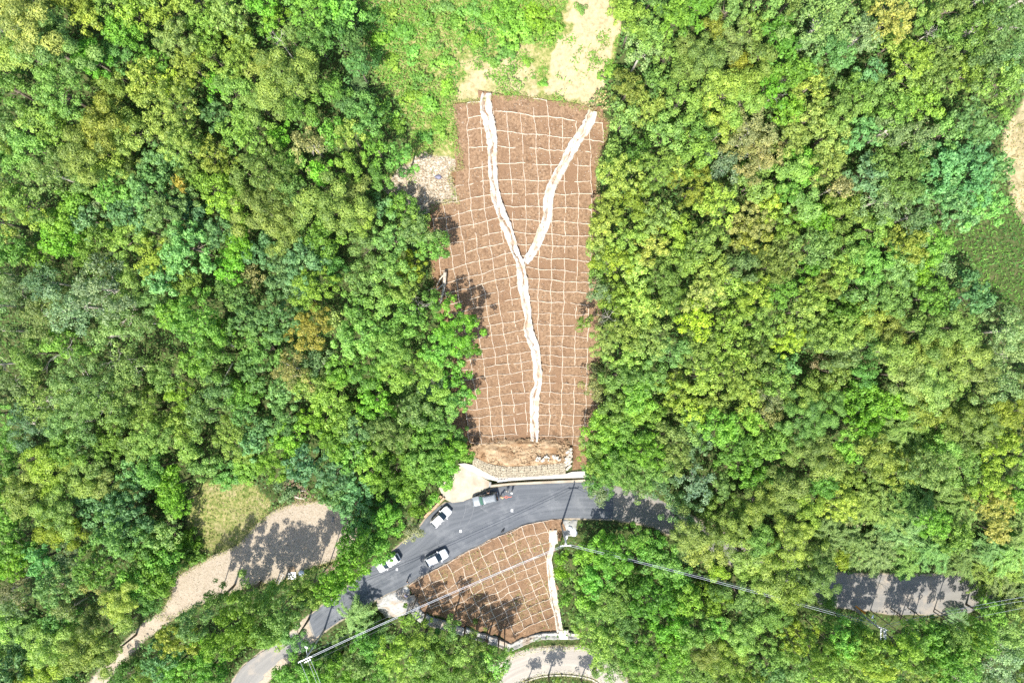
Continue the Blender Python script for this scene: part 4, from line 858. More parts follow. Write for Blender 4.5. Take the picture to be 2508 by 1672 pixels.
for i, (dx, px_, py_) in enumerate(((-.8, 764, 1690), (.4, 782, 1690), (.8, 792, 1690))):
    e = Vector((*[float(v) for v in unp(px_, py_, 10)], 10.0)); wire(up(q3, dx, dx * .4, .1), e, .022, .1, ["left", "middle", "right"][i] + " of three wires leaving the lower left pole downwards")

# ------------------------------------------------------------------ vegetation
def unit(a): return a / (np.linalg.norm(a, axis=-1, keepdims=True) + 1e-9)
def leaf_quads(pos, nrm, L_, W_, r, along=None):
    """pointed leaf quads at pos facing nrm; L_, W_ arrays"""
    n = len(pos); t = r.normal(size=(n, 3)) if along is None else along
    t = unit(t - np.sum(t * nrm, -1, keepdims=True) * nrm); b_ = np.cross(nrm, t); L_ = np.asarray(L_).reshape(-1, 1); W_ = np.asarray(W_).reshape(-1, 1)
    return np.stack([pos - t * L_ * .5, pos + b_ * W_ * .5 + nrm * W_ * .12, pos + t * L_ * .5, pos - b_ * W_ * .5 + nrm * W_ * .12], 1)
KIND = {  # lobes per m2, lobe radius, flatness, leaf length, leaf width, leaves per m2 of lobe, normal jitter, outline roughness
 'A': dict(lob=.55, lr=(.55, 1.00), zs=.85, L=.27, W=.14, den=50, jit=.45, rag=.20),
 'L': dict(lob=1.05, lr=(.34, .62), zs=1.0, L=.28, W=.18, den=36, jit=.65, rag=.12),
 'G': dict(lob=.75, lr=(.38, .80), zs=1.0, L=.33, W=.22, den=30, jit=.70, rag=.15),
 'M': dict(lob=.80, lr=(.36, .78), zs=1.0, L=.28, W=.18, den=36, jit=.70, rag=.16),
 'B': dict(lob=.85, lr=(.34, .72), zs=1.0, L=.36, W=.24, den=28, jit=.65, rag=.18),
 'E': dict(lob=.75, lr=(.36, .76), zs=.95, L=.27, W=.17, den=28, jit=.80, rag=.22),
 'P': dict(lob=.60, lr=(.42, .80), zs=1.25, L=.30, W=.18, den=32, jit=.65, rag=.25),
}
def crown_mesh(kind, r0, seed):
    r = np.random.default_rng(seed); k = KIND[kind]; nl = max(7, int(k['lob'] * math.pi * r0 * r0)); V = []; Ti = []
    ph = r.random(4) * 6.28; i = np.arange(nl); rho = np.sqrt((i + .5) / nl); th = i * 2.39996 + ph[0] + r.normal(0, .35, nl)
    out = 1 + k['rag'] * np.sin(2 * th + ph[1]) + k['rag'] * .8 * np.sin(3 * th + ph[2]) + k['rag'] * .5 * np.sin(5 * th + ph[3])
    lr = r.uniform(*k['lr'], nl) * (0.85 + .1 * r0 / 3)
    rad = np.clip(rho * r0 * out - lr * .6, 0, None) * r.uniform(.85, 1.08, nl)
    hgt = r0 * k['zs'] * np.sqrt(np.clip(1 - (rad / (r0 * 1.08)) ** 2, .02, 1)) * r.uniform(.60, 1.12, nl)
    C = np.stack([rad * np.cos(th), rad * np.sin(th), hgt], -1)
    # a second, lower skirt of lobes so that the crown has depth at its sides
    n2 = nl // 2; j = r.integers(0, nl, n2); C2 = C[j] * np.array([1.02, 1.02, .35]); C = np.concatenate([C, C2]); lr = np.concatenate([lr, lr[j] * .95])
    lt = r.normal(0, .14, len(C))
    for c, l, tt in zip(C, lr, lt):
        n = int(k['den'] * 4 * math.pi * l * l * .55); d = unit(r.normal(size=(n * 2, 3))); d = d[d[:, 2] > -.35][:n]; n = len(d)
        sh = r.uniform(.62, 1.16, n)[:, None] * (1 + .16 * np.sin(d[:, :1] * 5 + tt * 40) * np.cos(d[:, 1:2] * 6))
        p = c + d * l * sh * np.array([1, 1, .82 if kind != 'A' else .62])
        nv = unit(d + r.normal(0, k['jit'] * .55, (n, 3)) + np.array([0, 0, .35]))
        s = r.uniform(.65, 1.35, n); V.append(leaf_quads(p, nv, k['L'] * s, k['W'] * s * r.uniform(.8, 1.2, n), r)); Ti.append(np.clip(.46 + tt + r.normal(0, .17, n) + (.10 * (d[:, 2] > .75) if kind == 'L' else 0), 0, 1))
    me = quads_mesh("crown", np.concatenate(V), np.concatenate(Ti)); me.materials.append(M['leaf']); return me
def bamboo_mesh(r0, seed):
    r = np.random.default_rng(seed); V = []; Ti = []
    for c in range(int(16 * r0)):
        th = r.random() * 6.28; st = np.array([r.normal(0, r0 * .35), r.normal(0, r0 * .35), r.uniform(.2, .9) * r0]); ln = r.uniform(.5, 1.1) * r0; m = int(30 * ln / 1.6); s = np.linspace(.1, 1, m)
        dirn = np.array([math.cos(th), math.sin(th), 0]); P = st + dirn * (s * ln)[:, None]; P[:, 2] += ln * (.45 * s - .75 * s ** 2)
        for side in (1, -1):
            al = unit(dirn * .8 + side * np.array([-dirn[1], dirn[0], 0]) * .55 + r.normal(0, .25, (m, 3))); nv = unit(np.array([0, 0, 1.]) + r.normal(0, .4, (m, 3)))
            V.append(leaf_quads(P + al * .22 + r.normal(0, .08, (m, 3)), nv, r.uniform(.45, .85, m), r.uniform(.07, .13, m), r, al)); Ti.append(np.clip(.52 + r.normal(0, .22, m), 0, 1))
    me = quads_mesh("crown", np.concatenate(V), np.concatenate(Ti)); me.materials.append(M['leaf']); return me
def palm_mesh(r0, seed):
    r = np.random.default_rng(seed); V = []; Ti = []
    for c in range(13):
        th = c * 6.283 / 13 + r.normal(0, .12); dirn = np.array([math.cos(th), math.sin(th), 0]); ln = r0 * r.uniform(.8, 1.1); m = 22; s = np.linspace(.08, 1, m); P = dirn * (s * ln)[:, None]; P[:, 2] += ln * (.6 * s - .85 * s ** 2) + .2
        for side in (1, -1):
            al = unit(dirn * .45 + side * np.array([-dirn[1], dirn[0], 0]) + np.array([0, 0, -.15]) + r.normal(0, .08, (m, 3))); nv = unit(np.array([0, 0, 1.]) + side * np.array([-dirn[1], dirn[0], 0]) * .35 + r.normal(0, .1, (m, 3)))
            Ls = ln * .36 * np.sin(np.pi * (.12 + .8 * s)); V.append(leaf_quads(P + al * Ls[:, None] * .5, nv, Ls, np.full(m, .13), r, al)); Ti.append(np.clip(.5 + r.normal(0, .12, m), 0, 1))
    me = quads_mesh("crown", np.concatenate(V), np.concatenate(Ti)); me.materials.append(M['leaf']); return me
def limb(mb, a, d, ln, rad, depth, r, spread=.6):
    P = [a]; dd = d.copy()
    for i in range(3): dd = unit(dd + r.normal(0, .16, 3)); P.append(P[-1] + dd * ln / 3)
    mb.tube(P, [rad, rad * .85, rad * .7, rad * .5], 5 if depth < 2 else 4, False)
    if depth > 0:
        for _ in range(3): k = r.integers(1, 4); limb(mb, P[k], unit(dd + r.normal(0, spread, 3)), ln * r.uniform(.5, .75), rad * .5, depth - 1, r, spread)
def trunk_mesh(seed, r0, pale):
    """a trunk one unit high with limbs reaching up into a crown of radius r0"""
    r = np.random.default_rng(seed); mb = MB(); lean = r.normal(0, .12, 2)
    hh = 2.0 * r0; mb.tube([(0, 0, -.3), (lean[0] * .5, lean[1] * .5, hh * .45), (lean[0], lean[1], hh)], [.075 * r0, .055 * r0, .045 * r0], 7)
    for i in range(6):
        th = i * 1.047 + r.random(); limb(mb, np.array([lean[0], lean[1], hh * r.uniform(.8, 1.0)]), unit(np.array([math.cos(th) * .8, math.sin(th) * .8, .75])), r0 * .42, .022 * r0, 1, r)
    me = mb.mesh("trunk", True); me.materials.append(M['pale_bark' if pale else 'bark']); return me
def bare_mesh(seed, r0):
    r = np.random.default_rng(seed); mb = MB()
    mb.tube([(0, 0, 0), (.1, .05, r0)], [.035 * r0, .028 * r0], 6)
    for i in range(5): th = i * 1.256 + r.random(); limb(mb, np.array([.1, .05, r0 * r.uniform(.7, 1)]), unit(np.array([math.cos(th), math.sin(th), .55])), r0 * .85, .017 * r0, 2, r, .7)
    return mb.mesh("branches", True)
PROTO = {}
def proto(kind, rm, var):
    sizes = (1.5, 2.3, 3.2, 4.4, 6.0); s = min(sizes, key=lambda q: abs(math.log(q / rm))); nv = 3 if s in (2.3, 3.2, 4.4) and kind in 'LMGA' else 2; v = var % nv; key = (kind, s, v)
    if key not in PROTO:
        sd = 1000 + sum(map(ord, kind)) * 31 + int(s * 10) * 7 + v
        PROTO[key] = (bamboo_mesh(s, sd) if kind == 'F' else palm_mesh(s, sd) if kind == 'H' else crown_mesh(kind, s, sd), trunk_mesh(sd, s, kind in 'E'))
    return (*PROTO[key], s)

# look of each code: mesh kind, leaf colour, object name, words for the label
LOOK = {
 'A': ('A', (.265, .350, .075), 'fine_leaved_tree', 'olive-lime fine-leaved'), 'L': ('L', (.285, .380, .075), 'dappled_tree', 'yellow-green dappled'), 'G': ('G', (.195, .375, .055), 'bright_green_tree', 'bright green leafy'),
 'M': ('M', (.225, .360, .080), 'broadleaf_tree', 'mid-green broadleaf'), 'B': ('B', (.160, .300, .105), 'blue_green_tree', 'dark blue-green'), 'E': ('E', (.235, .335, .125), 'grey_green_tree', 'grey-green open-crowned'),
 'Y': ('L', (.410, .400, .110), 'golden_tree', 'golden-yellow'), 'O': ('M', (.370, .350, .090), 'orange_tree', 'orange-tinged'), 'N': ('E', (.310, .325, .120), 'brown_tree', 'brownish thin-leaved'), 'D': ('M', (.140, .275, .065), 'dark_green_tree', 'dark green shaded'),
 'P': ('P', (.250, .385, .080), 'upright_tree', 'light green upright'), 'F': ('F', (.255, .375, .110), 'bamboo_clump', 'arching bamboo'), 'H': ('H', (.180, .310, .110), 'palm', 'feathery palm'), 'S': ('G', (.210, .375, .065), 'shrub', 'low green'),
 'T': ('B', (.190, .350, .115), 'large_leaved_tree', 'pale teal large-leaved'), 'W': ('E', (.400, .370, .220), 'withered_shrub', 'pale withered')}
TREES = """
A 55 40 72 A 112 108 70 A 35 118 50 G 228 143 44 G 300 80 40 M 285 132 40 L 404 36 52 L 214 46 38 L 321 28 40 L 430 95 45 L 500 50 48 L 571 43 54 L 586 102 40 G 375 143 36 L 465 157 44 M 510 128 40 L 578 150 42
G 675 34 28 G 750 18 48 G 814 32 36 L 711 86 28 G 660 68 28 D 768 92 42 D 820 80 38 A 696 190 70 A 636 157 34 A 753 157 28 A 628 250 40 M 143 221 60 L 357 200 48 L 418 207 38 L 410 268 62
A 250 310 66 A 321 321 48 A 200 371 56 A 257 393 48 A 310 412 28 M 21 214 48 M 28 303 44 L 21 343 28 M 84 288 38 M 71 357 46 M 43 398 42 E 120 421 52 T 528 278 38 M 571 214 44 G 535 214 34
M 453 321 44 L 440 357 42 L 518 378 38 B 393 402 52 B 357 460 48 T 500 352 25 M 607 321 60 G 686 328 30 N 757 350 48 G 732 264 42 M 814 221 38 M 643 421 60 M 714 402 38 L 557 403 28 Y 439 448 22 M 518 453 44
A 643 510 64 A 803 500 70 A 696 537 42 T 271 418 28 M 214 440 46 N 246 493 20 M 53 500 46 L 89 530 34 B 410 518 52 B 321 514 44 B 464 530 44 B 214 537 38 G 143 545 38 M 557 500 38 G 807 321 34 G 786 421 32 D 860 255 40
G 150 589 46 G 21 606 44 G 96 631 34 Y 21 578 16 M 303 592 38 M 250 581 34 L 378 624 44 T 464 606 60 G 589 596 38 A 700 580 40 G 786 585 46 G 814 649 36 B 743 631 56 B 696 678 50 M 768 703 50
E 250 710 66 E 178 746 64 E 303 774 56 E 107 774 56 E 36 703 48 E 264 820 42 E 357 789 28 M 321 690 36 B 393 678 42 M 460 699 42 M 571 713 38 N 614 678 34 G 482 781 60 G 425 770 38 G 536 812 38
B 643 856 52 B 679 774 52 B 629 903 42 O 760 803 50 O 818 783 28 M 529 863 46 G 482 884 38 M 507 906 32 M 71 867 42 E 200 938 70 E 107 981 60 E 250 990 60 E 36 946 44 E 178 1037 64 E 71 1042 56 M 357 1008 46 M 303 981 42 M 410 919 38
E 779 885 36 N 714 905 42 L 750 937 42 M 804 973 50 G 600 962 40 T 607 1012 32 T 645 1046 30 M 446 971 38 M 500 1002 42 L 446 1035 42 M 375 1067 46 M 339 1098 42 M 464 1080 42 M 571 1073 46 G 714 1069 42 G 786 1026 46 G 821 1080 38 D 696 1020 38 B 627 1080 38 M 21 1091 38 M 178 1098 42
A 53 1190 46 A 46 1232 38 A 125 1190 34 A 168 1133 24 A 264 1183 38 A 146 1248 56 A 143 1298 48 A 202 1194 28 G 21 1328 46 G 36 1372 42 G 21 1268 38 G 11 1155 34 M 221 1140 46 B 314 1255 60 B 286 1300 54 B 339 1321 50 B 321 1165 38 M 375 1150 38 G 421 1190 42 G 436 1232 32
M 411 1298 42 B 232 1383 46 E 243 1328 38 S 607 1142 36 S 553 1160 36 M 500 1138 38 B 821 1158 44 B 815 1200 40 G 411 1370 40 G 357 1376 38 S 457 1328 34 S 472 1364 26 G 388 1423 40 G 336 1421 42 D 370 1466 34 T 143 1433 48 T 143 1512 38 N 29 1433 38 E 35 1475 38 N 221 1428 26
A 221 1521 32 A 125 1578 54 A 212 1589 56 A 258 1612 36 A 107 1650 38 F 71 1558 46 M 14 1523 38 B 29 1632 46 E 164 1490 28 M 536 1466 34 M 600 1462 40 M 661 1458 36 M+ 607 1517 54 L+ 439 1557 42 M+ 482 1517 40 M+ 557 1560 42 G 493 1596 36 M+ 655 1530 44 M+ 712 1490 44 L+ 762 1436 40 G+ 814 1433 38
B 393 1614 42 G 429 1632 42 G 518 1632 36 M 357 1660 38 M 457 1664 38 D 305 1650 34 F 800 1600 34 G 712 1650 38 G 814 1642 42 G 770 1655 36 D 180 1662 36
D 876 161 38 H 872 206 24 S 943 264 28 S 968 296 28 D 893 288 46 L 861 330 34 G 918 361 34 G 986 391 36 M 858 413 38 A 868 482 46 A 876 530 42 B 933 510 34 G 988 508 36 M 1018 552 34 G 850 30 34 D 860 100 36 D 930 430 38
S 1233 21 42 S 1315 29 38 S 1261 71 42 S 1240 125 24 S 1350 60 30 S 1493 172 24 M 1550 46 46 L 1518 18 32 M 1583 82 44 G 1650 46 42 E 1572 120 42 L 1536 221 46 L 1583 262 42 W 1470 240 24 M 1530 288 38 M 1500 366 22 L 1500 413 38 L 1522 432 50 L 1608 411 46 L 1554 484 50 L 1486 520 42 M 1636 321 46 L 1654 393 34 L 1608 530 42 M 1608 200 38 D 1610 300 34 D 1560 372 36
G 1704 16 42 M 1786 18 42 L 1845 70 36 A 1732 150 56 A 1811 89 42 A 1750 64 32 A 1818 154 32 A 1872 175 30 A 1768 221 52 A 1822 245 46 A 1686 165 38 A 1684 110 30 A 1832 200 34 E 2018 46 70 E 1989 92 48 Y 2186 39 54 G 1911 71 38 G 1918 120 38 M 2047 128 46
M 2268 43 32 M 2325 84 36 M 2329 16 46 E 2400 64 56 E 2472 54 50 E 2418 127 50 L 2186 102 38 L 2239 145 42 L 2311 138 42 E 2482 127 46 G 1939 179 42 L 2032 171 38 T 2132 175 34 L 1989 209 42 M 2097 223 42 M 2150 223 46 L 2222 188 42 L 2293 191 46 M 2364 181 42 M 2454 198 50
M 2186 270 46 M 2257 252 46 M 2061 270 46 L 1989 288 46 G 1925 271 38 N 1847 314 54 N 1829 352 54 L 1936 341 42 L 2025 334 54 E 2186 316 50 T 2375 293 46 T 2322 323 38 B 2120 330 40 M 2204 411 68 T 2132 430 50 T 2293 411 58 T 2382 375 50 T 2382 446 58 T 2311 484 54 T 2436 413 40 T 2418 502 44 E 2168 484 54 E 2240 530 46 T 2350 530 40
M 1704 314 46 M 1704 370 44 E 1775 395 46 N 1864 388 54 M 1936 413 46 M 1847 448 50 L 1704 459 54 L 1757 502 46 G 1972 406 42 L 2025 402 42 G 1936 459 38 N 2054 455 36 Y 1839 545 50 M 1972 502 42 G 1990 530 42 M 2079 512 46 L 1890 500 38 D 1715 415 30
Y 1839 582 44 L 1722 598 50 L 1690 626 42 L 1918 615 46 M 1989 605 46 L 1900 648 42 M 1811 652 46 L 1740 669 46 M 2079 614 42 M 2132 634 54 M 2204 640 54 G 2240 662 46 L 2222 598 46 E 2304 652 30 M 2186 712 54 M 2115 705 46 L 2061 666 38 G 1982 658 30 G 2290 600 40
T 2375 724 46 L 1720 722 44 L 1780 702 44 L 1850 722 44 L 1700 782 44 L 1790 792 46 L 1870 790 44 L 1704 852 44 L 1790 862 46 L 1860 872 42 L 1720 922 44 L 1800 924 46 L 1740 982 42 L 1830 962 42 G 1911 714 38 L 1989 721 38 L 2025 696 36 L 1972 762 42 G 2061 773 50 M 2054 819 50 M 2061 858 42 B 1925 894 32 M 1989 812 42 W 2014 890 26 M 2043 910 36 L 1930 830 40
A 2175 819 38 A 2275 812 46 A 2214 787 24 A 2186 858 46 A 2275 855 54 A 2222 919 54 A 2286 955 54 A 2275 1001 46 A 2375 869 42 A 2411 912 42 L 2340 930 36 E 2472 812 50 E 2472 866 46 E 2454 937 46 A 2418 1019 50 A 2347 1033 38 A 2472 1008 38 A 1989 1019 64 A 1972 964 34 A 2025 960 28 N 1879 1016 42 N 1890 970 34
G 2114 973 42 G 2107 1023 46 F 2204 1062 54 F 2240 1026 42 F 2257 1070 42 L 2436 1091 54 L 2364 1069 42 M 2310 1095 40 M 1704 1035 38 G 1757 1044 44 G 1822 1037 38 L 1690 1010 38 B 1704 1082 38 G 1793 1091 46 A 1982 1098 46 M 1897 931 40 M 1930 1090 36 G 2080 1090 40 D 2140 850 34 D 2120 920 34
E 1704 1183 42 G 1822 1146 46 A 1932 1196 42 A 1914 1246 20 A 1975 1253 38 A 1804 1250 34 G 2018 1175 36 A 2025 1132 42 A 2143 1164 24 L 2079 1175 36 M 2275 1150 54 L 2204 1142 46 M 2347 1132 50 Y 2429 1228 50 Y 2443 1303 30 L 2418 1185 42 G 2482 1203 42 M 1760 1190 36 D 1880 1170 36
F 2114 1221 40 F 2168 1250 40 W 2082 1285 36 F 2204 1239 38 F 2257 1239 38 F 2150 1346 36 F 2222 1360 34 F 2275 1342 38 F 2097 1328 34 G 2282 1282 36 M 2332 1312 42 F 2350 1360 38 F 2418 1400 40 F 2472 1395 38 F 2454 1450 42 F 2200 1300 38 F 2470 1350 34 S 2205 1398 18 F 2495 1480 36 F 2420 1340 30
A 1757 1314 46 A 1729 1357 38 A 1811 1292 38 A 1868 1321 38 A 1822 1357 42 A 1757 1400 24 A 1889 1371 46 A 1889 1428 50 A 1936 1453 42 A 2007 1418 46 A 1989 1371 46 A 1964 1466 30 A 1940 1400 34 H 1679 1357 24 M 1739 1464 42 M 1811 1457 38 G 1679 1471 38 G 1697 1542 46 M 1839 1517 38 G 1754 1535 30 A 1814 1553 42 M 1889 1500 42 L 1882 1589 46 A 1722 1592 38 A 1775 1614 42 M 1711 1632 42 L 1954 1553 46 L+ 1989 1589 46 B 1882 1632 42 L 2043 1621 42
L+ 2097 1578 42 L+ 2150 1614 42 M+ 2204 1578 42 G+ 2268 1550 40 G 2339 1625 50 G+ 2293 1585 42 M+ 2382 1558 38 E 2454 1596 54 E 2454 1650 46 L 2257 1643 46 L 2132 1650 42 M 2472 1540 40 H 2354 1522 28 L 2025 1506 32 H 2034 1475 22 M 2080 1530 34 G 2420 1510 36 M 1940 1640 40 M 1800 1660 38 D 1760 1440 30 D 1840 1480 30
G 1058 605 38 M 1020 562 38 L 1010 652 36 M 1060 742 34 G 1112 795 54 G 1085 858 48 M 1050 918 50 G 1140 852 34 M 1000 780 46 M 960 850 50 H 1058 945 34 G 1117 925 30 D 1112 970 36 G 1148 966 22 M 1103 996 36 M 1019 1008 42 G 1035 1048 42 D 1120 1068 24 G 1100 1105 36 M 1035 1116 46 G 1140 1112 22 D 1075 1040 34
G 965 1162 54 G 1030 1146 44 G 1080 1160 34 G 1005 1192 36 M 915 1125 46 G 1085 1128 34 T 877 1193 42 T 865 1237 46 T 902 1281 40 G 955 1276 38 N 1012 1300 26 G 912 1312 36 G+ 868 1326 38 G+ 868 1383 42 D 950 1237 36 G 932 1346 34 
F 870 1505 30 F 900 1545 34 P 1109 1531 26 P 1002 1514 24 P 1027 1549 32 P 965 1589 42 P 1027 1601 40 P 1165 1562 30 P 1190 1589 20 P 1090 1614 42 P 1152 1632 38 P 996 1651 42 P 1220 1622 28 M 934 1637 42 M 877 1612 38 G 902 1574 34 P 1102 1657 42 P 1205 1657 36 D 1060 1570 30
G 1480 1336 36 G 1515 1352 50 G 1448 1362 34 G 1596 1340 38 G 1621 1376 42 G 1418 1420 28 G 1465 1414 42 G 1590 1464 54 G 1640 1514 54 M 1496 1464 46 G 1434 1466 26 M 1465 1502 46 M 1418 1514 24 M 1465 1562 50 D 1527 1518 42 G 1559 1589 46 M 1496 1612 44 M 1577 1645 46 G 1640 1583 46 M 1646 1645 42 L 1466 1628 22 D 1540 1415 36  M 1560 1318 28 G 1660 1420 36
D 1465 1166 44 M 1515 1150 46 E 1553 1172 38 M 1590 1150 46 E 1618 1185 40 E 1668 1245 34 E 1468 1205 30 E 1650 1222 30 M 1465 1131 36
L 1476 562 40 L 1466 608 34 L 1500 642 44 L 1540 582 50 L 1560 662 44 L 1594 602 44 M 1472 662 32 L 1502 722 44 L 1560 742 44 L 1480 832 36 L 1530 802 44 L 1590 762 44 L 1600 832 44 L 1540 862 44 L 1620 682 44 L 1650 742 42 L 1650 640 42 L 1660 562 42 M 1650 862 42 W 1462 905 28 N 1456 950 30 M 1520 922 42 G 1560 962 44 M 1502 992 42 M 1600 920 42 L 1650 955 40 G 1480 1052 42 M 1540 1052 46 M 1452 1092 34 G 1502 1105 42 G 1580 1102 46 M 1640 1062 42 L 1650 1122 40 M 1580 1010 42 L 1430 792 20 W 1482 780 24 E 1465 715 30
M 900 600 46 T 960 582 42 M 900 682 46 M 960 662 42 B 880 762 46 M 940 742 42 M 990 702 36 M 860 832 46 M 920 822 46 M 970 902 46 G 900 902 46 M 850 1030 44 G 920 982 46 H 985 985 40 T 880 1052 46 M 950 1062 46 M 995 1075 38 G 860 1110 42 Y 1012 672 14
S 912 40 22 S 935 95 24 S 960 30 20 S 985 75 26 S 1010 130 22 S 1040 40 24 S 1060 95 22 S 1085 150 24 S 1030 190 22 S 1005 235 22 S 1050 250 24 S 1075 310 22 S 1040 335 18 S 1095 210 20 S 1120 60 24 S 1150 25 22 S 1165 95 20 S 1185 45 18 S 1205 150 14 S 1290 150 12 S 1330 205 10 S 960 150 20 S 925 130 18 S 1300 90 24 S 1085 15 22 S 1420 20 14
A 1676 1318 34 A 1690 1300 40 M 1740 1260 34 A 1850 1410 34 M 722 1562 34 M 686 1556 30 P 1062 1592 34 P 1130 1592 32 P 1190 1612 32 P 1235 1596 22 P 1000 1575 28 M+ 2060 1562 34 M+ 2105 1562 32 M+ 2225 1564 32 M+ 2278 1562 34 M+ 2332 1560 34 M+ 2384 1550 32 M+ 2130 1600 34 M+ 2180 1598 32 M+ 2320 1580 34 M+ 2040 1580 32 M+ 2080 1585 34 M+ 2240 1605 34 
"""
GAPS = [(171, 649, 38), (386, 838, 45), (195, 175, 30), (480, 210, 30), (136, 515, 25), (271, 514, 22), (14, 440, 22), (557, 610, 22), (525, 696, 32), (557, 903, 24), (636, 985, 36), (232, 1476, 32), (2204, 774, 48), (2440, 700, 60), (2375, 243, 34), (2090, 960, 28), (1775, 43, 34), (300, 1630, 22), (2400, 1330, 40), (1530, 1440, 34), (1640, 1430, 24), (1610, 1560, 26), (900, 220, 40), (905, 420, 34), (60, 165, 30), (1690, 420, 24), (2045, 860, 24), (2200, 1180, 34), (2190, 525, 26), (820, 110, 40), (780, 150, 24), (125, 1085, 26), (340, 1130, 20), (1990, 440, 20), (2020, 455, 20), (660, 1270, 10)]
BARE = [(682, 96, 24), (171, 858, 40), (1900, 228, 26), (2279, 78, 22), (1490, 775, 26), (120, 990, 24), (290, 880, 24), (30, 70, 26), (2368, 915, 18), (1770, 320, 18), (2160, 1432, 20), (1940, 1340, 24), (1030, 752, 26)]
NUM = "first second third fourth fifth sixth seventh eighth ninth tenth eleventh twelfth thirteenth fourteenth fifteenth sixteenth seventeenth eighteenth nineteenth twentieth".split(); NUM += ["twenty-" + q_ for q_ in NUM[:9]] + ["thirtieth"] + ["thirty-" + q_ for q_ in NUM[:9]]
def zone(px, py, c_=''):
    if 820 <= px < 1160 and 430 <= py < 1115: return ("upper" if py < 780 else "lower") + " strip left of the big slope"
    if 1400 <= px < 1680 and 200 <= py < 1125: return ("upper" if py < 520 else "middle" if py < 800 else "lower") + " strip right of the big slope"
    if 820 <= px < 1060 and py < 430 and c_ != 'S': return "wood left of the upper clearing"
    if 900 <= px < 1100 and py < 345 and c_ == 'S': return ("upper" if py < 110 else "lower") + " weedy left part of the clearing"
    if 1060 <= px < 1500 and py < 230: return "sandy middle of the clearing"
    if 1420 <= px < 1700 and py < 200: return "wood right of the upper clearing"
    if 820 <= px < 1130 and 1115 <= py < 1420: return "trees around the road bend"
    if 760 <= px < 1260 and py >= 1420: return ("edge" if py < 1590 else "bottom") + " of the wood below the road"
    if 1360 <= px < 1700 and py >= 1260: return ("upper" if py < 1480 else "bottom") + " wood right of the lower slope"
    if 1400 <= px < 1700 and py >= 1100: return "trees over the road's right end"
    if px < 860 and py >= 1400 and px > 440: return "belt between dirt lot and lane"
    if px > 2030 and 1180 <= py < 1420: return "thicket above the grey road"
    v = "top" if py < 280 else "upper" if py < 560 else "middle" if py < 850 else "lower" if py < 1130 else "bottom"
    if px < 860: return v + (" left border forest" if px < 290 else " left forest's middle" if px < 580 else " left forest's inner side")
    return v + (" right forest's inner side" if px < 1960 else " right forest's middle" if px < 2240 else " right border forest")
tl = TREES.split(); tl = [(tl[i], float(tl[i + 1]), float(tl[i + 2]), float(tl[i + 3])) for i in range(0, len(tl), 4)]
# close the canopy where the list above leaves the ground open: more of whatever grows beside the gap
fr = np.random.default_rng(77); gx, gy = np.meshgrid(np.arange(-20, 2530, 9.0), np.arange(-20, 1694, 9.0)); free = np.minimum.reduce([np.hypot(gx - q[1], gy - q[2]) - q[3] * 1.02 for q in tl]); hard = np.full(gx.shape, 999.0)
for p_ in (CLEAR, LOT, DRY_L, GRASS_R, DRY_R, SLOPE, LSLOPE, MOUND, APRON, SHELF, [(921, 1468), (1000, 1430), (1250, 1590), (1420, 1545), (1420, 1575), (1250, 1605), (1000, 1510), (940, 1515)], [(1370, 1268), (1420, 1268), (1416, 1318), (1372, 1318)],
           [(1500, 1190), (1640, 1210), (1660, 1300), (1500, 1280)], [(2030, 1395), (2410, 1395), (2400, 1515), (2040, 1515)], [(570, 1585), (700, 1585), (640, 1690), (550, 1690)]):
    hard = np.minimum(hard, sdist(gx, gy, p_) - 4)
for p_ in (ROAD, LOWROAD): hard = np.minimum(hard, sdist(gx, gy, [(a, b_) for a, b_, c, d_, z in p_] + [(c, d_) for a, b_, c, d_, z in p_][::-1]) - 4)
d_, _ = segdist(gx, gy, TRACK, False); hard = np.minimum(hard, d_ - 18); free = np.where(hard < 20, -9, free)
base_n = len(tl)
for a, b_, c in GAPS: free = np.minimum(free, np.hypot(gx - a, gy - b_) - c)
for _ in range(260):
    k = int(np.argmax(free))
    if free.flat[k] < 17: break
    fx, fy = float(gx.flat[k]), float(gy.flat[k]); near = sorted((q for q in tl[:base_n] if q[0][0] in 'MLGEABTF'), key=lambda q: (q[1] - fx) ** 2 + (q[2] - fy) ** 2)[:4]
    cc = near[int(fr.integers(0, 4))][0][0]; fr_ = float(np.clip(free.flat[k] * 1.35 + 12, 24, 44)); fr_ = min(fr_, max(16.0, float(hard.flat[k]) * .8)); tl.append((cc, fx, fy, fr_)); free = np.minimum(free, np.hypot(gx - fx, gy - fy) - fr_ * 1.02)
tl.sort(key=lambda q: q[2]); count = {}
tl = [(c[0], px, py, rp, c.endswith('+')) for c, px, py, rp in tl]
for c, px, py, rp, tall in tl: count[(c, zone(px, py, c))] = count.get((c, zone(px, py, c)), 0) + 1
rank = {}; trnd = np.random.default_rng(5)
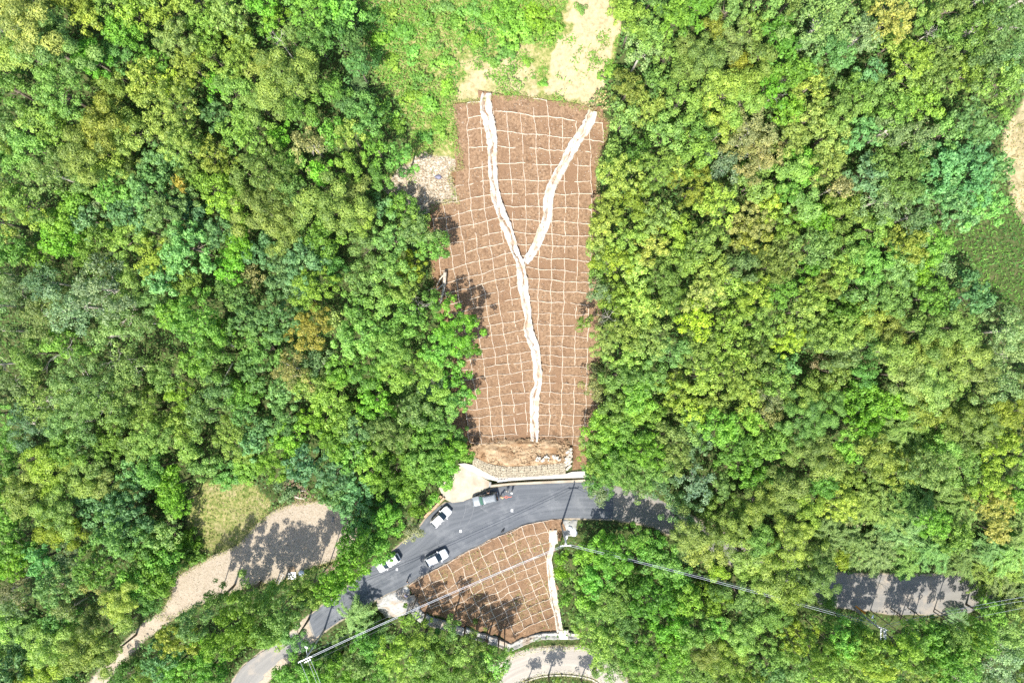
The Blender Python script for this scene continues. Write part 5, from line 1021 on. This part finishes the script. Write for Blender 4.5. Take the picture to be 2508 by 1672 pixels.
for ti, (c, px, py, rp, tall) in enumerate(tl):
    kind, colr, name, words_ = LOOK[c]; rm = rp * (H - 10) / F; small = c in 'SW'
    hc = (0.1 if small else 1.6 if c in 'FH' else .95 * rm + 1.0 + trnd.uniform(0, 4.0)) + (1.5 if c in 'A' else 0) - (1.2 if c == 'D' else 0) + (3.5 if c == 'P' else 0) + (6.0 if tall else 0)
    z = 5.0
    for _ in range(30):
        zc = z + hc + rm * .5; x, y = [float(v) for v in unp(px, py, zc)]; z = .5 * z + .5 * float(T(x, y))
    rm = rp * (H - zc) / F * 1.22
    cm, tm, s = proto(kind, rm, ti); sc = rm / s
    root = empty(name, (x, y, z), float(trnd.uniform(0, 6.28)))
    zn = zone(px, py, c); key = (c, zn); k_ = rank.get(key, 0); rank[key] = k_ + 1; noun = {'F': '', 'H': '', 'S': ' shrub', 'W': ' shrub'}.get(c, ' tree')
    if count[key] == 1: lab = f"the only {words_}{noun} in the {zn}"
    else: lab = f"{words_}{noun}, {'topmost' if k_ == 0 else 'lowest' if k_ == count[key] - 1 else NUM[k_] + ' from top'} in the {zn}"
    tag(root, lab, {'F': 'bamboo', 'H': 'palm', 'S': 'shrub', 'W': 'shrub'}.get(c, 'tree'), f"{words_}{noun}s on the hillside" if noun else f"{words_} on the hillside")
    v = trnd.normal(0, 1, 3); lum = float(np.exp(trnd.normal(0, .13))); co = [max(.01, colr[0] * (1 + .08 * v[0] + .08 * v[1])), max(.01, colr[1] * (1 + .08 * v[1])), max(.008, colr[2] * (1 + .18 * v[2]))]
    cr = link("crown", cm, root, None, (0, 0, hc)); cr.scale = (sc, sc, sc * float(trnd.uniform(.85, 1.15)) * (.62 if small else 1.6 if tall else 1)); cr.color = (co[0] * lum, co[1] * lum, co[2] * lum, 1)
    if not small:
        tk = link("trunk", tm, root); ts = max(.2, (hc + rm * .15) / (2.0 * s)); tk.scale = (sc * (.5 if tall else 1), sc * (.5 if tall else 1), ts)
for i, (px, py, rp) in enumerate(BARE):
    z = 5.0; hc = 6.5
    for _ in range(30): x, y = [float(v) for v in unp(px, py, z + hc + 1.5)]; z = .5 * z + .5 * float(T(x, y))
    rm = rp * (H - z - hc) / F; root = empty("bare_tree", (x, y, z), i * 1.3); tag(root, f"leafless pale tree with bare branches in the {zone(px, py)}" if [zone(a, b_) for a, b_, q in BARE].count(zone(px, py)) == 1 else f"leafless pale tree, {'bigger' if rp > 25 else 'smaller'} of two in the {zone(px, py)}", "tree", "bare dead trees")
    link("branches", bare_mesh(40 + i, rm), root, M['pale_bark'], (0, 0, hc)); mb = MB(); mb.tube([(0, 0, -.2), (0, 0, hc + .2)], [.12, .035 * rm], 7); mb.build("trunk", M['pale_bark'], root, True)

# undergrowth, grass, dead sticks: nobody could count these
def scatter(n, keep, seed):
    r = np.random.default_rng(seed); px = r.uniform(-110, 2618, n); py = r.uniform(-110, 1782, n); m = keep(px, py, r); px, py = px[m], py[m]; x, y, z = drape(px, py); return px, py, x, y, z, r
roadpolys = [[(a, b_) for a, b_, c, d_, z in p] + [(c, d_) for a, b_, c, d_, z in p][::-1] for p in (ROAD, OLD_L, OLD_R, LOWROAD)]
def bare_ground(px, py, grow=6):
    m = np.zeros(px.shape, bool)
    for p in roadpolys + [LOT, APRON, SHELF, MOUND, SLOPE, LSLOPE, [(1120, 1130), (1200, 1120), (1445, 1120), (1445, 1200), (1180, 1210), (1090, 1235), (1040, 1265)]]: m |= sdist(px, py, p) < grow
    d, _ = segdist(px, py, TRACK, False); return m | (d < 12) | inpoly(px, py, [(921, 1468), (1000, 1430), (1250, 1590), (1420, 1545), (1420, 1570), (1250, 1600), (1000, 1510), (940, 1515)]) | inpoly(px, py, [(1370, 1268), (1420, 1268), (1416, 1318), (1372, 1318)])
def under_keep(px, py, r): return ~(bare_ground(px, py) | inpoly(px, py, CLEAR) | inpoly(px, py, DRY_L) | inpoly(px, py, GRASS_R) | inpoly(px, py, DRY_R))
px, py, x, y, z, r = scatter(150000, under_keep, 1)
n = len(x); h = np.clip(vnoise(x, y, 3.0, 61, 3) - .25, 0, 1) * 4.2 + r.uniform(0, .35, n); s = r.uniform(.28, .62, n)
V = leaf_quads(np.stack([x, y, z + h], -1), unit(r.normal(0, .5, (n, 3)) + np.array([0, 0, 1.])), s, s * .55, r)
ug = link("undergrowth", quads_mesh("undergrowth", V, np.clip(.15 + .7 * vnoise(x, y, 5, 62, 2) + r.normal(0, .13, n), 0, 1)), None, M['under']); tag(ug, "dense low green undergrowth covering the forest floor between the trees", "undergrowth", kind="stuff")
def blades(name, n, keep, seed, L_, W_, hgt, mat, tintf, label, lean=.7):
    px, py, x, y, z, r = scatter(n, keep, seed); n = len(x); h = hgt(x, y, r)
    al = unit(np.stack([r.normal(0, 1, n), r.normal(0, 1, n), r.uniform(.1, 1.0, n)], -1)); nv = unit(np.array([0, 0, 1.]) + r.normal(0, lean, (n, 3)))
    s = r.uniform(.6, 1.4, n); V = leaf_quads(np.stack([x, y, z + h], -1), nv, L_ * s, W_ * s, r, al)
    return tag(link(name, quads_mesh(name, V, np.clip(tintf(x, y, px, py, r), 0, 1)), None, mat), label, "grass", kind="stuff")
def clear_keep(px, py, r):
    x, y = px / 13.2, py / 13.2; pat = vnoise(x, y, 3.6, 81, 3); wb = (vnoise(px, py, 38, 111, 3) - .5) * 70; sand = np.clip(1 - (sdist(px, py, SAND) + wb) / 25, 0, 1) * .40 + np.clip(1 - (sdist(px, py, SAND2) + wb) / 25, 0, 1) * .19 + np.clip(1 - sdist(px, py, SCREE) / 20, 0, 1) * .5
    return inpoly(px, py, CLEAR) & (pat - sand + r.normal(0, .06, px.shape) > .30)
blades("grass", 760000, clear_keep, 21, .42, .13, lambda x, y, r: np.clip(vnoise(x, y, 2.0, 83, 3) - .3, 0, 1) * 2.6 * r.uniform(.5, 1, len(x)) + .08, M['grass'], lambda x, y, px, py, r: .28 + .62 * vnoise(x, y, 4.5, 85, 3) + r.normal(0, .16, len(x)), "bright weeds and grass covering the clearing above the big slope")
blades("meadow_grass", 240000, lambda px, py, r: inpoly(px, py, DRY_L) & ~(sdist(px, py, LOT) < 3) & (vnoise(px / 13, py / 13, 3, 87, 3) + r.normal(0, .1, px.shape) > .24), 22, .40, .11, lambda x, y, r: vnoise(x, y, 2, 89, 2) * .8 * r.random(len(x)) + .06, M['dry_grass'], lambda x, y, px, py, r: .48 + .85 * vnoise(x, y, 3.5, 91, 3) + r.normal(0, .18, len(x)), "pale dry grass patch on the bank left of the dirt lot")
blades("bank_grass", 260000, lambda px, py, r: inpoly(px, py, GRASS_R), 23, .5, .13, lambda x, y, r: vnoise(x, y, 2.5, 93, 3) * 1.5 * r.random(len(x)) + .08, M['grass'], lambda x, y, px, py, r: .50 + .5 * vnoise(x, y, 3, 95, 2) + r.normal(0, .13, len(x)), "lush green grass in the small clearing by the right border")
blades("straw_grass", 260000, lambda px, py, r: inpoly(px, py, DRY_R) & (vnoise(px / 13, py / 13, 3, 97, 3) + r.normal(0, .1, px.shape) > .42), 24, .45, .1, lambda x, y, r: vnoise(x, y, 2, 99, 2) * .7 * r.random(len(x)) + .05, M['dry_grass'], lambda x, y, px, py, r: -.05 + .9 * vnoise(x, y, 3, 101, 2) + r.normal(0, .15, len(x)), "straw-coloured dry grass along the right border")
edge_keep = lambda px, py, r: ((np.abs(sdist(px, py, SLOPE) + (vnoise(px, py, 20, 5, 2) - .5) * 16) < 7) & (py < 1000) & (r.random(px.shape) < .7)) | ((sdist(px, py, LOT) < 12) & (sdist(px, py, LOT) > -7)) | ((sdist(px, py, LSLOPE) < -6) & (vnoise(px / 13, py / 13, 2, 107, 2) + np.clip((1405 - py - (px - 1040) * -.45) / 120, -1, .18) > .68) & (r.random(px.shape) < .30)) | ((np.abs(sdist(px, py, roadpolys[3])) < 8) & (r.random(px.shape) < .8))
blades("verge_grass", 900000, edge_keep, 25, .32, .09, lambda x, y, r: .30 + .35 * r.random(len(x)), M['dry_grass'], lambda x, y, px, py, r: .45 + .6 * (vnoise(x, y, 2, 103, 2) - .3) + r.normal(0, .2, len(x)), "sparse grass fringing the dirt lot, the hairpin road and the lower slope")
def sticks(name, n, poly, seed, label, lift=.15, ln=(.4, 1.6), rad=.03):
    r = np.random.default_rng(seed); mb = MB(); xs = [p[0] for p in poly]; ys = [p[1] for p in poly]; px = r.uniform(min(xs), max(xs), n * 3); py = r.uniform(min(ys), max(ys), n * 3); m = inpoly(px, py, poly); x, y, z = drape(px[m][:n], py[m][:n])
    for a, b_, c in zip(x, y, z):
        th = r.random() * 6.28; l = r.uniform(*ln); d = np.array([math.cos(th) * l / 2, math.sin(th) * l / 2, r.normal(0, .12)]); p = np.array([a, b_, c + lift + r.random() * .25]); mb.tube([p - d, p + r.normal(0, .05, 3), p + d], [rad, rad * .8, rad * .4], 4, False)
    return tag(mb.build(name, M['dry_stick']), label, "brushwood", kind="stuff")
sticks("brushwood", 320, [(698, 1180), (720, 1170), (735, 1190), (760, 1200), (768, 1222), (740, 1234), (715, 1230), (697, 1215)], 7, "heap of dry cut branches above the dirt lot", .25)
sticks("stick_debris", 300, SCREE, 8, "dry sticks and roots scattered over the pale cut bank", .12)
sticks("dead_bracken", 420, [(790, 1392), (830, 1372), (870, 1335), (885, 1340), (860, 1380), (815, 1405)], 9, "reddish dead brush along the shaded edge of the dirt lot", .3, (.5, 1.5), .025)
# clods and pebbles over the slopes and lot
def clods(name, n, poly, seed, mat, label, size, lift, cat):
    r = np.random.default_rng(seed); xs = [p[0] for p in poly]; ys = [p[1] for p in poly]; px = r.uniform(min(xs), max(xs), n * 3); py = r.uniform(min(ys), max(ys), n * 3); m = inpoly(px, py, poly); x, y, z = drape(px[m][:n], py[m][:n]); k = len(x)
    base = np.array([(1, 0, 0), (-1, 0, 0), (0, 1, 0), (0, -1, 0), (0, 0, 1)]) ; V = np.stack([x, y, z + lift], -1)[:, None] + base[None] * (r.uniform(*size, k)[:, None, None] * r.uniform(.6, 1.4, (k, 5, 1)))
    mb = MB(); f = [(0, 2, 4), (2, 1, 4), (1, 3, 4), (3, 0, 4)]
    for q in V: mb.add(q, f)
    return tag(mb.build(name, mat), label, cat, kind="stuff")
clods("pebbles", 2600, SLOPE, 31, M['beam_cement'], "small pale pebbles strewn over the big soil slope", (.03, .09), .34, "pebbles")
clods("rubble", 900, SCREE, 32, M['stone'], "pale rubble on the cut bank left of the slope", (.05, .2), .05, "rubble")
clods("gravel", 2200, LOT, 33, M['stone'], "loose gravel on the dirt lot", (.03, .08), .02, "gravel")
clods("stones", 900, MOUND, 34, M['loose_soil'], "loose stones and clods on the tan soil heap", (.08, .26), .42, "stones")
